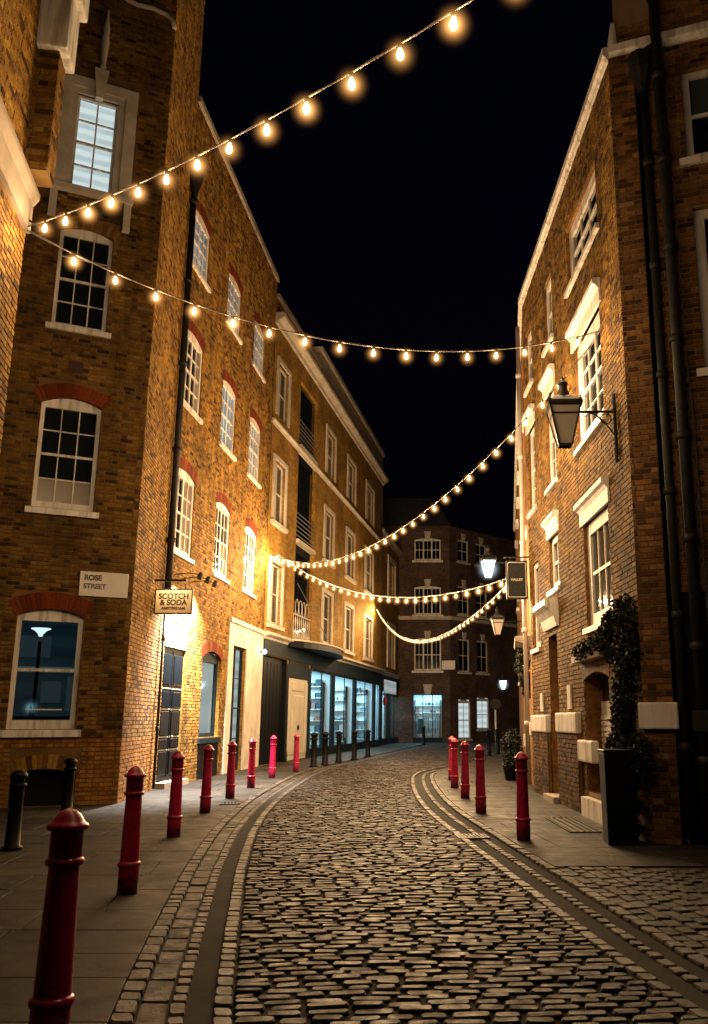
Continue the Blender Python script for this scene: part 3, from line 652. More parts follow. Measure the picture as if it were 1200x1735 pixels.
# stone-faced bay with the glazed shop door
mb = MB(); mb.box(5.35, 5.85, -.03, .02, 0, 4.12); mb.box(7.42, 9.5, -.03, .02, 0, 4.12); mb.box(5.85, 7.42, -.03, .02, 3.5, 4.12); mb.box(5.3, 9.5, -.09, .02, 4.12, 4.24)
add('stone_facing', mb.mesh('stone_facing', M_STONE), F2, b2)
sash_window(b2, F2, 5.85, 7.42, .02, 3.5, 2, 4, M_GLASS, 0, .06, .10, m=M_DARKTEAL, interior=M_DOORGLASS, sill=False, name='shop_door', thick=(1,), bar=.03, label='tall glazed shop door in the pale stone bay')
sash_window(b2, F2, gw[0], gw[1], gw[2], gw[3], 1, 1, M_GLASS, .18, .10, .10, m=M_DARKTEAL, interior=mat('frosted_lit_panel', build=interior_emis((.30, .38, .39), (.44, .52, .52), .62, .3)), sill_h=.12, label='arched ground-floor shop window with pale backlit blind')
box('stall_riser', b2, F2, gw[0], gw[1], -.02, .03, 0.02, .86, M_BLACK)
# panelled double door with arched head
a, b, c, d = dr; w = b - a
FD = F2; F2 = FD @ T(0, -.10, 0)
door = add('door', MB().box(a, b, .16, .20, 0.12, 3.07).mesh('door', M_BLACK), F2, b2); door['label'] = 'black panelled double door under an arched head'
hd = MB(); pts = [(a, 3.03)] + [(b, 3.03)] + [(b - w * k / 10, 3.07 + arch_z(b - w * k / 10 - a, w, .18)) for k in range(11)]
add('door_head', hd.prism(pts, .10, .17).mesh('door_head', M_STONED), F2, b2)
for i in range(2):
    for z0, z1, mm in ((.25, .75, M_BLACK), (.82, 1.02, M_BLACK), (1.1, 1.62, M_BLACK), (1.70, 2.05, M_PANE), (2.2, 2.88, M_PANE)):
        x0 = a + .12 + i * (w / 2 - .04); x1 = x0 + w / 2 - .22
        p = add('door_panel', bevelled(MB().box(x0, x1, .125, .165, z0, z1).mesh('door_panel', mm), .012, 1), F2, door)
for z in (.78, 1.06, 1.66, 2.12): box('door_rail', door, F2, a + .03, b - .03, .145, .17, z - .012, z + .02, mat('worn_grey_paint', (.20, .21, .21), .5))
box('door_rail', door, F2, (a + b) / 2 - .02, (a + b) / 2 + .02, .14, .17, .2, 2.95, M_BLACK)
add('door_knob', MB().lathe([(.01, 0), (.035, .02), (.04, .04), (.02, .07)], 10).mesh('door_knob', mat('brass', (.6, .45, .2), .3, 1.), True), F2 @ T((a + b) / 2 + .12, .14, 1.06) @ Matrix.Rotation(R(90), 4, 'X'), door)
F2 = FD
box('door_step', b2, F2, a - .08, b + .08, -.22, .16, -.02, .12, M_STONED)
box('parapet_coping', b2, F2, -.05, L2W + .02, -.07, .30, 16.7, 16.86, M_STONED)
box('roof_slab', b2, F2, 0, L2W, .31, 6, 16.3, 16.5, M_SLATE)
pp = pipe(b2, F2, -.26, -.125, 4.0, 13.9, .075, step=2.1); pipe(pp, F2, -.26, -.10, .05, 4.0, .03, 'lower_pipe', step=1.9)
add('hopper_head', MB().lathe([(.08, 13.85), (.1, 14.0), (.20, 14.35), (.20, 14.6), (.17, 14.62)], 8).mesh('hopper_head', M_IRON), F2 @ T(-.26, -.14, 0), pp)
# hanging sign at right angles to the wall beside the pipe
FSG = frame((-5.60, 18.3, 0), 90) @ Matrix.Diagonal((.955, 1, .95, 1)) @ T(0, 0, .075)
sg = thing('hanging_shop_sign', FSG, 'tan hanging shop sign with dark lettering beside the drainpipe', 'sign')
add('board', bevelled(MB().box(.02, .80, -.02, .02, 3.70, 4.20).mesh('board', M_TAN), .006, 1), FSG, sg)
mb = MB(); [mb.box(*q) for q in ((0, .82, -.028, .028, 4.20, 4.225), (0, .82, -.028, .028, 3.675, 3.70), (0, .02, -.028, .028, 3.70, 4.20), (.80, .82, -.028, .028, 3.70, 4.20))]
add('sign_frame', mb.mesh('sign_frame', M_IRON), FSG, sg)
for zz in (4.08, 3.78): add('bracket', MB().tube([(-.16, 0, zz), (.02, 0, zz)], .022, 8).mesh('bracket', M_IRON), FSG, sg)
lettering(sg, FSG @ T(.41, -.023, 4.06), 'SCOTCH', .165, M_INK, .003, sx=.98)
lettering(sg, FSG @ T(.41, -.023, 3.925), '& SODA', .165, M_INK, .003, sx=.98)
lettering(sg, FSG @ T(.41, -.023, 3.80), 'AMSTERDAM', .085, M_INK, .002, sx=1.05)
sl_ = thing('sign_lamp', FSG @ T(.4, 0, 4.3), 'slim trough lamp on arms above the tan shop sign', 'lamp')
for q in (.15, .65): add('arm', MB().tube([(q, 0, 4.22), (q, -.05, 4.33), (q, -.28, 4.36)], .009, 6).mesh('arm', M_IRON), FSG, sl_)
add('trough', MB().box(.06, .74, -.32, -.27, 4.35, 4.39).mesh('trough', M_IRON), FSG, sl_)
la = light('sign_light', 'AREA', FSG @ T(.4, -.295, 4.34) @ Matrix.Rotation(R(38), 4, 'X'), sl_, 7, (1., .78, .5)); la.data.shape = 'RECTANGLE'; la.data.size = .64; la.data.size_y = .03
# three spot fittings that wash the door with white light
for i, s in enumerate((.55, 1.15, 1.75)):
    Ms = F2 @ T(s, 0, 4.62)
    w_ = thing('wall_spotlight', Ms, ['small dark spotlight over the black double door, nearest the pipe', 'small dark spotlight over the black double door, middle of three', 'small dark spotlight over the black double door, farthest from the pipe'][i], 'spotlight', 'spotlights over the door')
    add('arm', MB().tube([(0, .01, .06), (0, -.3, .09), (0, -.55, .05)], .012, 6).mesh('arm', M_IRON), Ms, w_)
    Mh = Ms @ T(0, -.58, .02) @ Matrix.Rotation(R(20), 4, 'X')
    add('lamp_head', MB().lathe([(.055, -.09), (.06, -.02), (.05, .06), (.02, .09)], 12, caps=True).mesh('lamp_head', M_IRON, True), Mh, w_)
    light('spot', 'SPOT', Mh @ T(0, 0, -.15), w_, 2500, (1.0, .95, .87), .04, (125, .8))
# small lamp on the stone bay
Ms = F2 @ T(9.1, -.05, 3.55)
w_ = thing('wall_lamp', Ms, 'small round white wall lamp at the end of the pale stone bay', 'lamp')
add('glow_ball', MB().lathe([(.02, -.09), (.075, -.05), (.09, 0), (.075, .05), (.02, .09)], 12).mesh('glow_ball', M_LAMPGLOW, True), Ms @ T(0, -.12, 0), w_)
add('arm', MB().tube([(0, .06, 0), (0, -.05, 0)], .02, 6).mesh('arm', M_IRON), Ms, w_)
light('lamp_light', 'POINT', Ms @ T(0, -.12, 0), w_, 26, (1., .90, .74), .11)

# ------------------------------------------------------------------ LEFT SHOP TERRACE (farther, stone-trimmed)
P3 = (-5.27, 29.03); A3 = 7.06; F3 = frame(P3, A3); L3W = 22.5
b3 = thing('shop_terrace', F3, 'long yellow brick shop terrace with stone window frames and dark shopfronts', 'building', 'left street buildings')
c3 = [(.35, 1.95), (7.85, 9.72), (12.3, 14.35), (17.1, 19.5)]; f3 = [(4.62, 6.65), (8.15, 10.25), (11.9, 13.85)]
ops3 = [(a + .12, b - .12, c, d) for a, b in c3 for c, d in f3]
rec = (3.55, 6.25, 4.25, 14.35, .16)
shop = [(0.0, 2.85, 0, 3.5, .14), (3.15, 5.95, 0, 2.92, .2)]
bays = [(6.35, 10.15), (10.6, 14.9), (15.4, 20.2), (20.7, 22.25)]
shop += [(a, b, .28, 3.36, .06) for a, b in bays]
add('front_wall', wall_backing(0, L3W, -.1, 16.1, ops3 + [rec] + shop, .14, y=0).mesh('front_wall', M_FARSTOCK), F3, b3)
for a, b, c, d in ops3:
    sash_window(b3, F3, a, b, c, d, 2, 2, None, 0, .06, .09, sill=False, m=M_STONE, meet=1, bar=.03)
    stone_surround(b3, F3, a, b, c - .02, d, .17, .06)
for z, h, o in ((11.42, .16, .12), (15.1, .42, .32)): cornice(b3, F3, -.05, L3W + .05, z, h, o, M_STONE, 'string_course' if h < .3 else 'cornice')
for z in (4.42, 7.92):
    for a, b in c3: box('window_ledge', b3, F3, a - .12, b + .12, -.12, .02, z, z + .14, M_STONE)
box('parapet_coping', b3, F3, -.02, 6.6, -.1, .35, 16.1, 16.26, M_STONED); box('attic_wall', b3, F3, 6.6, L3W, .02, .3, 16.1, 16.9, M_STONED); box('parapet_coping', b3, F3, 6.55, L3W + .1, -.08, .36, 16.9, 17.1, M_STONE)
box('roof_slab', b3, F3, 0, L3W, .36, 7, 15.7, 15.9, M_SLATE)
cornice(b3, F3, -.1, 2.95, 4.02, .22, .22, M_STONE, 'shop_cornice'); cornice(b3, F3, 10.1, L3W + .1, 3.98, .22, .24, M_STONE, 'shop_cornice')
for q in range(3):
    for z0_, z1_ in ((4.32, 7.6), (8.1, 11.2), (11.8, 14.3)): box('recess_shade_pane', b3, F3, 3.57 + q * .9, 3.57 + q * .9 + .86, .12, .14, z0_, z1_, M_PANE)  # dark panes added near the recess mouth, standing for its deep shade
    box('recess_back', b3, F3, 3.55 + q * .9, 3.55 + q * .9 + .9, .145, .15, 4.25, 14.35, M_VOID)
for i, z in enumerate((4.30, 8.05, 11.75)):
    bal = box('balcony_slab', b3, F3, 3.57, 6.23, -.10, .11, z - .14, z, M_STONE)
    if i:
        for q in range(6): add('rail', MB().tube([(3.57, .02, z + .18 + q * .17), (6.23, .02, z + .18 + q * .17)], .018, 6).mesh('rail', mat('grey_rail', (.12, .12, .125), .5, .2)), F3, bal)
    else:
        for q in range(9):
            x = 3.75 + q * .29; add('baluster', MB().lathe([(.03, z), (.035, z + .2), (.012, z + .45), (.03, z + .7), (.012, z + .95)], 8).mesh('baluster', M_STONE, True), F3 @ T(x, .05, 0), bal)
        add('rail', MB().tube([(3.57, .05, z + .96), (6.23, .05, z + .96)], .03, 6).mesh('rail', M_STONE), F3, bal)
        for q in range(4): add('lattice_hoop', MB().tube([(4.2 + q * .5 + .22 * math.cos(t * math.pi / 8), .05, z + 1.25 + .3 * math.sin(t * math.pi / 8)) for t in range(17)], .014, 5).mesh('lattice_hoop', M_STONE), F3, bal)
# shopfront joinery
mb = MB(); mb.box(0, 2.85, -.05, .02, 3.5, 4.0); mb.box(2.85, 10.1, -.05, .02, 3.36, 4.0); mb.box(9.85, L3W, -.05, .02, 3.36, 3.95)
add('fascia', MB().box(0, 6.3, -.06, -.002, 3.52, 4.0).box(6.3, L3W, -.06, -.002, 3.38, 3.97).mesh('fascia', M_DARKTEAL), F3, b3)
for x0, x1 in ((2.87, 3.13), (5.97, 6.34), (10.16, 10.59), (14.91, 15.39), (20.21, 20.69), (22.26, 22.5)):
    pl = box('pilaster', b3, F3, x0, x1, -.04, -.002, 0, 3.37, M_DARKTEAL); box('plinth', pl, F3, x0 + .01, x1 - .01, -.06, -.041, 0, .35, M_DARKTEAL)
mb = MB(); mb.box(.02, 2.83, .11, .13, 0, 3.5); add('recessed_gate', mb.mesh('recessed_gate', M_BLACK), F3, b3)
for q in range(7): box('gate_panel', b3, F3, .1 + q * .39, .1 + q * .39 + .34, .085, .109, .1, 3.3, M_BLACK)
FCD = F3 @ T(0, -.085, 0)
cd = box('cream_door', b3, FCD, 3.17, 5.93, .10, .16, 0.02, 2.9, M_CREAM)
for q in ((3.2, 3.55, .2, 2.8), (5.55, 5.9, .2, 2.8), (3.75, 5.35, 2.45, 2.8), (3.75, 5.35, .2, 2.3)): add('door_panel', bevelled(MB().box(q[0], q[1], .06, .1, q[2], q[3]).mesh('door_panel', M_CREAM), .02, 1), FCD, cd)
add('door_knocker', MB().lathe([(.06, 0), (.11, .02), (.06, .05)], 12).mesh('door_knocker', M_IRON, True), FCD @ T(4.55, .055, 1.15) @ Matrix.Rotation(R(90), 4, 'X'), cd)
for q in ((3.135, 5.965, 2.925, 3.50), (5.94, 5.968, 0, 2.92)): box('door_surround', b3, F3, q[0], q[1], -.03, -.003, q[2], q[3], M_DARKTEAL)
box('gate_post', b3, F3, 2.79, 2.862, -.03, .10, 0, 3.49, M_BLACK); box('gate_post', b3, F3, .004, .06, -.03, .10, 0, 3.49, M_BLACK)
# curved canopy over the entrance
cp = MB(); n = 14; x0, x1 = 2.8, 10.2
for k in range(n):
    a, b = x0 + (x1 - x0) * k / n, x0 + (x1 - x0) * (k + 1) / n
    ya, yb = [-.15 - .85 * math.sin(math.pi * q) ** .6 for q in (k / n, (k + 1) / n)]
    cp.hexa([(a, ya, 3.96), (b, yb, 3.96), (b, .0, 3.96), (a, .0, 3.96), (a, ya, 4.2), (b, yb, 4.2), (b, .0, 4.26), (a, .0, 4.26)])
canopy = add('canopy', cp.mesh('canopy', M_BLACK), F3, b3)
add('canopy_trim', MB().tube([(x0 + (x1 - x0) * k / 28, -.17 - .85 * math.sin(math.pi * k / 28) ** .6, 4.21) for k in range(29)], .035, 6).mesh('canopy_trim', M_STONE), F3, canopy)
add('stay_rod', MB().tube([(6.9, -.7, 4.25), (3.9, -.02, 6.4)], .014, 5).mesh('stay_rod', mat('grey_rail', (.3, .3, .3))), F3, canopy)
def shop_bay(x0, x1, z0, z1, F, parent, depth=2.6, watt=70, name='shop_window', cols=2):
    sash_window(parent, F, x0, x1, z0, z1, cols, 1, M_GLASS, 0, .05, -.02, m=M_DARKTEAL, sill=False, name=name, bar=.05)
    r = MB(); y0, y1 = .09, depth; zc = z1 + .15
    r.quad((x0, y1, 0.1), (x1, y1, 0.1), (x1, y1, zc), (x0, y1, zc)); r.quad((x0, y0, .1), (x0, y1, .1), (x0, y1, zc), (x0, y0, zc)); r.quad((x1, y0, .1), (x1, y0, zc), (x1, y1, zc), (x1, y1, .1)); r.quad((x0, y0, zc), (x0, y1, zc), (x1, y1, zc), (x1, y0, zc))
    add('shop_room', r.mesh('shop_room', M_SHOPWALL), F, parent)
    add('shop_floor', MB().quad((x0, y0, .1), (x1, y0, .1), (x1, y1, .1), (x0, y1, .1)).mesh('shop_floor', M_SHOPFLOOR), F, parent)
    box('ceiling_panel', parent, F, x0 + .3, x1 - .3, y0 + .4, y1 - .5, zc - .04, zc - .02, M_PANEL)
    box('stall_riser', parent, F, x0, x1, -.01, .06, 0, z0, M_DARKTEAL)
    M = F @ T((x0 + x1) / 2, (y0 + y1) / 2, zc - .1) 
    light('shop_light', 'AREA', M, parent, watt, (.48, .84, 1.0)).data.size = min(x1 - x0 - .6, 2.0)
for a, b in bays: shop_bay(a, b, .28, 3.36, F3, b3, watt=230 if b - a > 2 else 90)
# goods inside the shop windows
def mannequin(F, x, y, label, h=1.75, dress=M_CLOTH):
    M = F @ T(x, y, .1); t = thing('mannequin', M, label, 'mannequin', 'shop window mannequins')
    add('body', MB().lathe([(.10, .05), (.13, .45), (.17, .82), (.13, 1.02), (.19, 1.28), (.17, 1.40), (.06, 1.46), (.055, 1.52), (.09, 1.58), (.10, 1.68), (.05, h)], 12).mesh('body', M_MANN, True), M, t)
    add('dress', MB().lathe([(.24, .42), (.2, .75), (.15, 1.02), (.205, 1.25), (.18, 1.38)], 12, caps=False).mesh('dress', dress, True), M, t)
    add('stand', MB().lathe([(.2, 0), (.2, .02), (.02, .04), (.02, .1)], 12).mesh('stand', M_IRON), M, t)
def rail(F, x0, x1, y, label, grp='clothes rails'):
    M = F @ T(x0, y, .1); L = x1 - x0; t = thing('clothes_rail', M, label, 'clothes rail', grp)
    mb = MB(); mb.tube([(0, 0, 0), (0, 0, 1.5), (L, 0, 1.5), (L, 0, 0)], .02, 6); add('rail_frame', mb.mesh('rail_frame', M_IRON), M, t)
    x = .08
    while x < L - .1:
        h = random.uniform(.7, 1.05); add('garment', MB().hexa([(x, -.2, 1.46 - h), (x + .05, -.2, 1.46 - h), (x + .05, .2, 1.46 - h), (x, .2, 1.46 - h), (x, -.1, 1.46), (x + .04, -.1, 1.46), (x + .04, .1, 1.46), (x, .1, 1.46)]).mesh('garment', M_CLOTH), M, t); x += random.uniform(.08, .16)
def shelf(F, x0, x1, y, label, z1=2.6):
    M = F @ T(x0, y, .1); L = x1 - x0; t = thing('shop_shelves', M, label, 'shelves', 'shop shelves')
    mb = MB(); mb.box(0, .04, 0, .35, 0, z1); mb.box(L - .04, L, 0, .35, 0, z1); add('upright', mb.mesh('upright', M_DARKTEAL), M, t); z = .3
    while z < z1:
        box('shelf_board', t, M, .04, L - .04, 0, .34, z, z + .03, M_WHITE); x = .1
        while x < L - .3:
            w = random.uniform(.12, .3)
            if random.random() < .75: box('goods', t, M, x, x + w, .04, .28, z + .031, z + .031 + random.uniform(.08, .3), M_CLOTH)
            x += w + .05
        z += .48
for k_, (a, b) in enumerate(bays[:3]): shelf(F3 @ T(b - .02, .32, 0) @ Matrix.Rotation(R(90), 4, 'Z'), 0, 1.5, 0, ['tall stocked shelves at the far side of the shop window beside the cream door', 'tall stocked shelves at the far side of the second shop window', 'tall stocked shelves at the far side of the third shop window'][k_], 2.9)
mannequin(F3, 8.6, .75, 'mannequin in a dress in the shop window beside the cream door'); shelf(F3, 6.6, 9.7, 2.2, 'shelving at the back of the shop window beside the cream door')
mannequin(F3, 11.6, .8, 'left mannequin in the second shop window from the cream door'); mannequin(F3, 13.7, 1.0, 'right mannequin in the second shop window from the cream door'); rail(F3, 11.2, 14.2, 1.9, 'rail of clothes in the second shop window from the cream door')
mannequin(F3, 17.4, .8, 'mannequin in the third shop window from the cream door'); shelf(F3, 16, 19.8, 2.2, 'shelving at the back of the third shop window from the cream door'); rail(F3, 18, 19.8, 1.2, 'short rail of clothes in the third shop window')
# low end block
F4 = F3 @ T(L3W, .12, 0); L4W = 8.6
b4 = thing('end_terrace', F4, 'low brick end block of the terrace with lit shop sign at street level', 'building', 'left street buildings')
o4 = [(2.9, 5.4, 4.5, 6.95), (2.9, 5.4, 8.6, 11.1)]
add('front_wall', wall_backing(0, L4W, -.1, 12.3, o4 + [(.6, 3.0, .3, 3.3, .2), (3.6, 7.8, .3, 2.9, .2)], .14, y=0).mesh('front_wall', M_FARSTOCK), F4, b4)
for a, b, c, d in o4: sash_window(b4, F4, a, b, c, d, 2, 2, None, 0, .06, .1, sill=False, m=M_STONE, meet=1); stone_surround(b4, F4, a, b, c, d, .3, .08)
cornice(b4, F4, 0, L4W, 12.1, .35, .25, M_STONED); cornice(b4, F4, 0, L4W, 3.95, .22, .2, M_STONE, 'shop_cornice')
box('roof_slab', b4, F4, 0, L4W, .1, 6, 12.45, 12.6, M_SLATE)
add('fascia', MB().box(0, L4W, -.08, -.002, 3.32, 3.94).mesh('fascia', M_DARKTEAL), F4, b4)
lb = add('lit_shop_sign', boxm('lit_shop_sign', 4.2, .06, .75, mat('pale_lit_sign', build=interior_emis((.18, .24, .26), (.42, .46, .46), .6, .6))), F4 @ T(1.2, -.16, 2.95), b4)
for x0, x1 in ((0, .58), (3.02, 3.58), (7.82, 8.6)): box('pilaster', b4, F4, x0, x1, -.12, -.002, 0, 3.31, M_DARKTEAL)
shop_bay(.6, 3.0, .3, 2.9, F4, b4, 2.0, 50, cols=1); shop_bay(3.6, 7.8, .3, 2.9, F4, b4, 2.0, 60)
rd = thing('red_disc_sign', F4 @ T(.3, -.3, 2.45), 'small round red sign on a dark shopfront pilaster', 'sign')
add('disc', MB().lathe([(.02, -.03), (.24, -.025), (.24, .025), (.02, .03)], 16).mesh('disc', mat('red_enamel', (.5, .02, .03), .4)), F4 @ T(.3, -.3, 2.45) @ Matrix.Rotation(R(90), 4, 'Y') @ Matrix.Rotation(R(60), 4, 'X'), rd)
add('bracket', MB().tube([(0, .29, 0), (0, .02, 0)], .02, 6).mesh('bracket', M_IRON), WM[rd.name], rd)

# ------------------------------------------------------------------ FAR BUILDING closing the street
PE = (1.65, 58.6); FE = frame((PE[0] - 9, PE[1]), 90); FE2 = frame(PE, 43)
be = thing('far_corner_building', FE, 'dark brick house closing the end of the street with three-light windows', 'building')
zs = [(4.55, 6.65), (8.2, 10.1), (11.85, 13.35)]; ox = (7.65, 9.45 + .0)
oE = [(ox[0] - .0, ox[1], c, d) for c, d in zs]; sE = (7.55, 9.5 - .05, .25, 3.05, .2)
FE = frame((PE[0] - 9.0 - .0, PE[1]), 90)
oE = [(7.62 - 1.95 + .95, 9.42 - 1.95 + .95, c, d) for c, d in zs]; sE = (6.55, 8.5, .25, 3.05, .2)
oE = [(6.0 + .65, 6.0 + 2.42, c, d) for c, d in zs]; sE = (6.0 + .58, 6.0 + 2.5, .25, 3.02, .2)
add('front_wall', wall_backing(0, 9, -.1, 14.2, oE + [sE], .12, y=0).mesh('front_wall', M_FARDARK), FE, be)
for i, (a, b, c, d) in enumerate(oE):
    sash_window(be, FE, a, b, c, d, 6, 2, None, .10 if i else .08, .09, .07, thick=(2, 4), sill_over=.15, sill_h=.14, meet=1, bar=.022)
    add('keystone', MB().prism([((a + b) / 2 - .14, d - .05), ((a + b) / 2 + .14, d - .05), ((a + b) / 2 + .24, d + .45), ((a + b) / 2 - .24, d + .45)], -.09, .02).mesh('keystone', M_STONE), FE, be)
add('keystone', MB().prism([((sE[0] + sE[1]) / 2 - .18, 3.02), ((sE[0] + sE[1]) / 2 + .18, 3.02), ((sE[0] + sE[1]) / 2 + .3, 3.65), ((sE[0] + sE[1]) / 2 - .3, 3.65)], -.09, .02).mesh('keystone', M_STONE), FE, be)
shop_bay(sE[0], sE[1], .25, 3.02, FE, be, 2.4, 60, cols=3)
shelf(FE, sE[0] + .1, sE[1] - .1, 2.0, 'stocked shelves at the back of the bright shop at the street end', 2.6)
rail(FE, sE[0] + .2, sE[1] - .2, 1.5, 'rail of clothes in the bright shop window at the street end'); mannequin(FE, sE[0] + .5, .7, 'mannequin in the bright shop window at the street end')
box('string_course', be, FE, 0, 9.03, -.09, -.001, 7.85, 8.08, M_STONE)
oE2 = [(a, b, c, d) for a, b in ((.85, 2.0), (2.75, 3.95)) for c, d in ((4.5, 6.65), (8.3, 10.2), (11.9, 13.4))]; gE2 = [(.8, 2.05, .2, 2.7, .2), (2.7, 4.0, .8, 2.85, .2)]
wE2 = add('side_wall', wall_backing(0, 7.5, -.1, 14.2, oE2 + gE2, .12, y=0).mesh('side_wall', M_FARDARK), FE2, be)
for a, b, c, d in oE2:
    sash_window(be, FE2, a, b, c, d, 2, 2, None, 0, .09, .07, meet=1, sill_over=.12, sill_h=.12)
    add('keystone', MB().prism([((a + b) / 2 - .12, d), ((a + b) / 2 + .12, d), ((a + b) / 2 + .2, d + .45), ((a + b) / 2 - .2, d + .45)], -.08, .02).mesh('keystone', M_STONE), FE2, be)
for a, b, c, d, _ in gE2: sash_window(be, FE2, a, b, c, d, 2, 2, M_GLASS, .15, .08, .07, meet=1, sill_h=.12, interior=mat('lit_pub_room', build=interior_emis((.30, .38, .40), (.75, .80, .80), .7, .8)))
box('string_course', be, FE2, 0.04, 7.5, -.09, -.001, 7.85, 8.08, M_STONE)
mb = MB(); mb.hexa([(0, -.2, 14.2), (9.1, -.2, 14.2), (9.1, 5, 14.2), (0, 5, 14.2), (.5, 1.5, 16.5), (8, 1.5, 16.5), (8, 4, 16.5), (.5, 4, 16.5)]); add('roof', mb.mesh('roof', M_SLATE), FE, be)
sp = thing('far_nameplate', FE @ T(8.52 - .05, -.02, 4.6), 'small pale nameplate on the far dark brick house', 'sign')
add('plate', bevelled(MB().box(0, .86, -.03, 0, 0, .58).mesh('plate', mat('white_enamel')), .01, 1), WM[sp.name], sp)
# dark houses beyond the bend on the right, and a hoarding of night behind
bz = thing('distant_house', frame((4.6, 70), 60), 'unlit dark house beyond the bend in the street', 'building')
add('wall', wall_backing(0, 14, -.1, 10, [(2, 3.2, 4.6, 6.4), (5, 6.2, 4.6, 6.4)], .1, y=0).mesh('wall', M_FARDARK), WM[bz.name], bz)
for a in (2, 5): sash_window(bz, WM[bz.name], a, a + 1.2, 4.6, 6.4, 2, 2, None, sill_h=.1)
box('roof', bz, WM[bz.name], 0, 14, .05, 5, 10, 10.4, M_SLATE)

# ------------------------------------------------------------------ RIGHT CORNER BUILDING
PR = (2.72, 11.25); FR = frame(PR, 177); FF = frame(PR, 110); br = thing('right_corner_building', FF, 'brown brick corner house on the right with white window hoods and black pipes', 'building', 'right street buildings')
ZR = 10.95; LR = 8.0
def sx(a, b): return (-b, -a)
win_r = {'t1': (*sx(1.05, 3.2), 8.88, 10.0), 'm1': (*sx(1.2, 2.95), 5.85, 7.62), 'b1': (*sx(1.25, 2.8), 2.86, 4.5),
         't2': (*sx(4.65, 5.45), 8.7, 10.05), 'm2': (*sx(4.75, 5.6), 5.85, 7.7), 'b2': (*sx(4.85, 5.7), 3.85, 4.85),
         't3': (*sx(6.95, 7.75), 8.7, 10.0), 'm3': (*sx(6.95, 7.75), 5.85, 7.7), 'b3': (*sx(6.95, 7.75), 2.9, 4.7)}
door_r = (*sx(5.25, 6.05), 0., 3.0); rec_r = (*sx(1.65, 3.2), .35, 2.15)
opsR = [(*v, .12) for v in win_r.values()] + [(*door_r, .35), (*rec_r, .3)]
wall = add('side_wall', wall_backing(-LR, 0, -.1, ZR, opsR, .28).mesh('side_wall', [M_MORTARD, M_FARBROWN]), FR, br)
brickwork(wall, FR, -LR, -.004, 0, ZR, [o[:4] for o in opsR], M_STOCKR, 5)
for k, v in win_r.items():
    a, b, c, d = v
    sash_window(br, FR, a, b, c, d, 3 if k[1] == '1' else 2, 2 if k[0] != 'm' else 4, None, 0, .19 if k[1] == '1' else .12, .06, sill_over=.10, sill_h=.085, sill_out=.06, meet=None)
    if k in ('m1', 'b1', 'm2', 'b2', 'm3'):
        hh = .38; hd = add('window_hood', fixn(MB().profile([(.06, d), (-.03, d), (-.03, d + hh * .55), (-.07, d + hh * .68), (-.12, d + hh * .76), (-.12, d + hh * .95), (-.09, d + hh), (.06, d + hh)], a - .14, b + .14).mesh('window_hood', M_WHITE)), FR, br)
# reveal brick facing the camera is the opening's own; door, shutter and white stone blocks
a, b, c, d = door_r
dd = box('door', br, FR, a, b, .30, .34, 0, 2.5, mat('grey_blue_door', (.16, .18, .20), .4)); box('door_frame', br, FR, a, a + .09, .2, .31, 0, 2.6, M_WHITE); box('door_frame', br, FR, b - .09, b, .2, .31, 0, 2.6, M_WHITE)
box('fanlight', br, FR, a + .09, b - .09, .28, .30, 2.56, 2.96, M_PANE)
for z0, z1 in ((.25, 1.0), (1.2, 2.3)): add('door_panel', bevelled(MB().box(a + .15, b - .15, .275, .30, z0, z1).mesh('door_panel', mat('grey_blue_door')), .01, 1), FR, dd)
box('door_step', br, FR, a - .1, b + .1, -.18, .2, -.02, .1, M_STONED)
hood = add('door_hood', fixn(MB().profile([(.05, 3.12), (-.05, 3.12), (-.10, 3.3), (-.18, 3.42), (-.26, 3.5), (-.26, 3.60), (.05, 3.66)], a - .25, b + .25).mesh('door_hood', M_WHITE)), FR, br)
a, b, c, d = rec_r
add('brick_arch', voussoirs(a, b, d - .1, .1, .24, M_BROWN), FR, wall)
box('recess_back', br, FR, a, b, .30, .33, .35, 2.15, M_BROWN)
sh = box('shutter', br, FR, a + .1, b - .1, .24, .29, .72, 1.72, M_WHITE)
for q in range(9): box('shutter_slat', sh, FR, a + .14, b - .14, .215, .24, .76 + q * .085, .82 + q * .085, M_WHITE)
box('ledge', br, FR, a - .15, b + .15, -.16, .02, 2.33, 2.43, M_STONE)
for s0, s1, z0, z1 in ((3.5, 5.2, 1.22, 1.56), (6.1, 7.8, 1.20, 1.53), (2.45, 3.45, .80, 1.13), (7.83, 8.0, 1.1, 1.38)):
    bl = MB().box(-s1, -s0, -.10, .02, z0, z1).mesh('stone_block', M_WHITE); add('stone_block', bevelled(bl, .03, 2), FR, br)
for s0, s1 in ((3.52, 5.18), (6.12, 7.78)): pr0 = add('pier', wall_backing(-s1, -s0, 0, 1.215, []).box(-s1 + .001, -s0 - .001, .013, .06, 0, 1.214).mesh('pier', M_MORTAR), FR @ T(0, -.07, 0), br); brickwork(pr0, FR @ T(0, -.07, 0), -s1, -s0, 0, 1.2, [], M_DARKB, int(s0 * 10))
box('notice_board', br, FR, -4.35, -4.1, -.04, -.008, 1.62, 2.02, M_WHITE); box('notice_board', br, FR, -6.95, -6.7, -.04, -.008, 1.6, 1.95, M_WHITE)
box('low_step', br, FR, -3.2, -1.6, -.12, .02, 0, .28, M_WHITE)
# eaves: white gutter band, then brick parapet
for Fq, x0, x1, nm in ((FR, -LR, .03, 'white_cornice'), (FF, .02, 3.4, 'white_cornice')):
    add(nm, fixn(MB().profile([(.05, ZR), (-.03, ZR), (-.05, ZR + .04), (-.09, ZR + .07), (-.09, ZR + .19), (-.06, ZR + .21), (.05, ZR + .23)], x0, x1).mesh(nm, M_WHITE)), Fq, br)
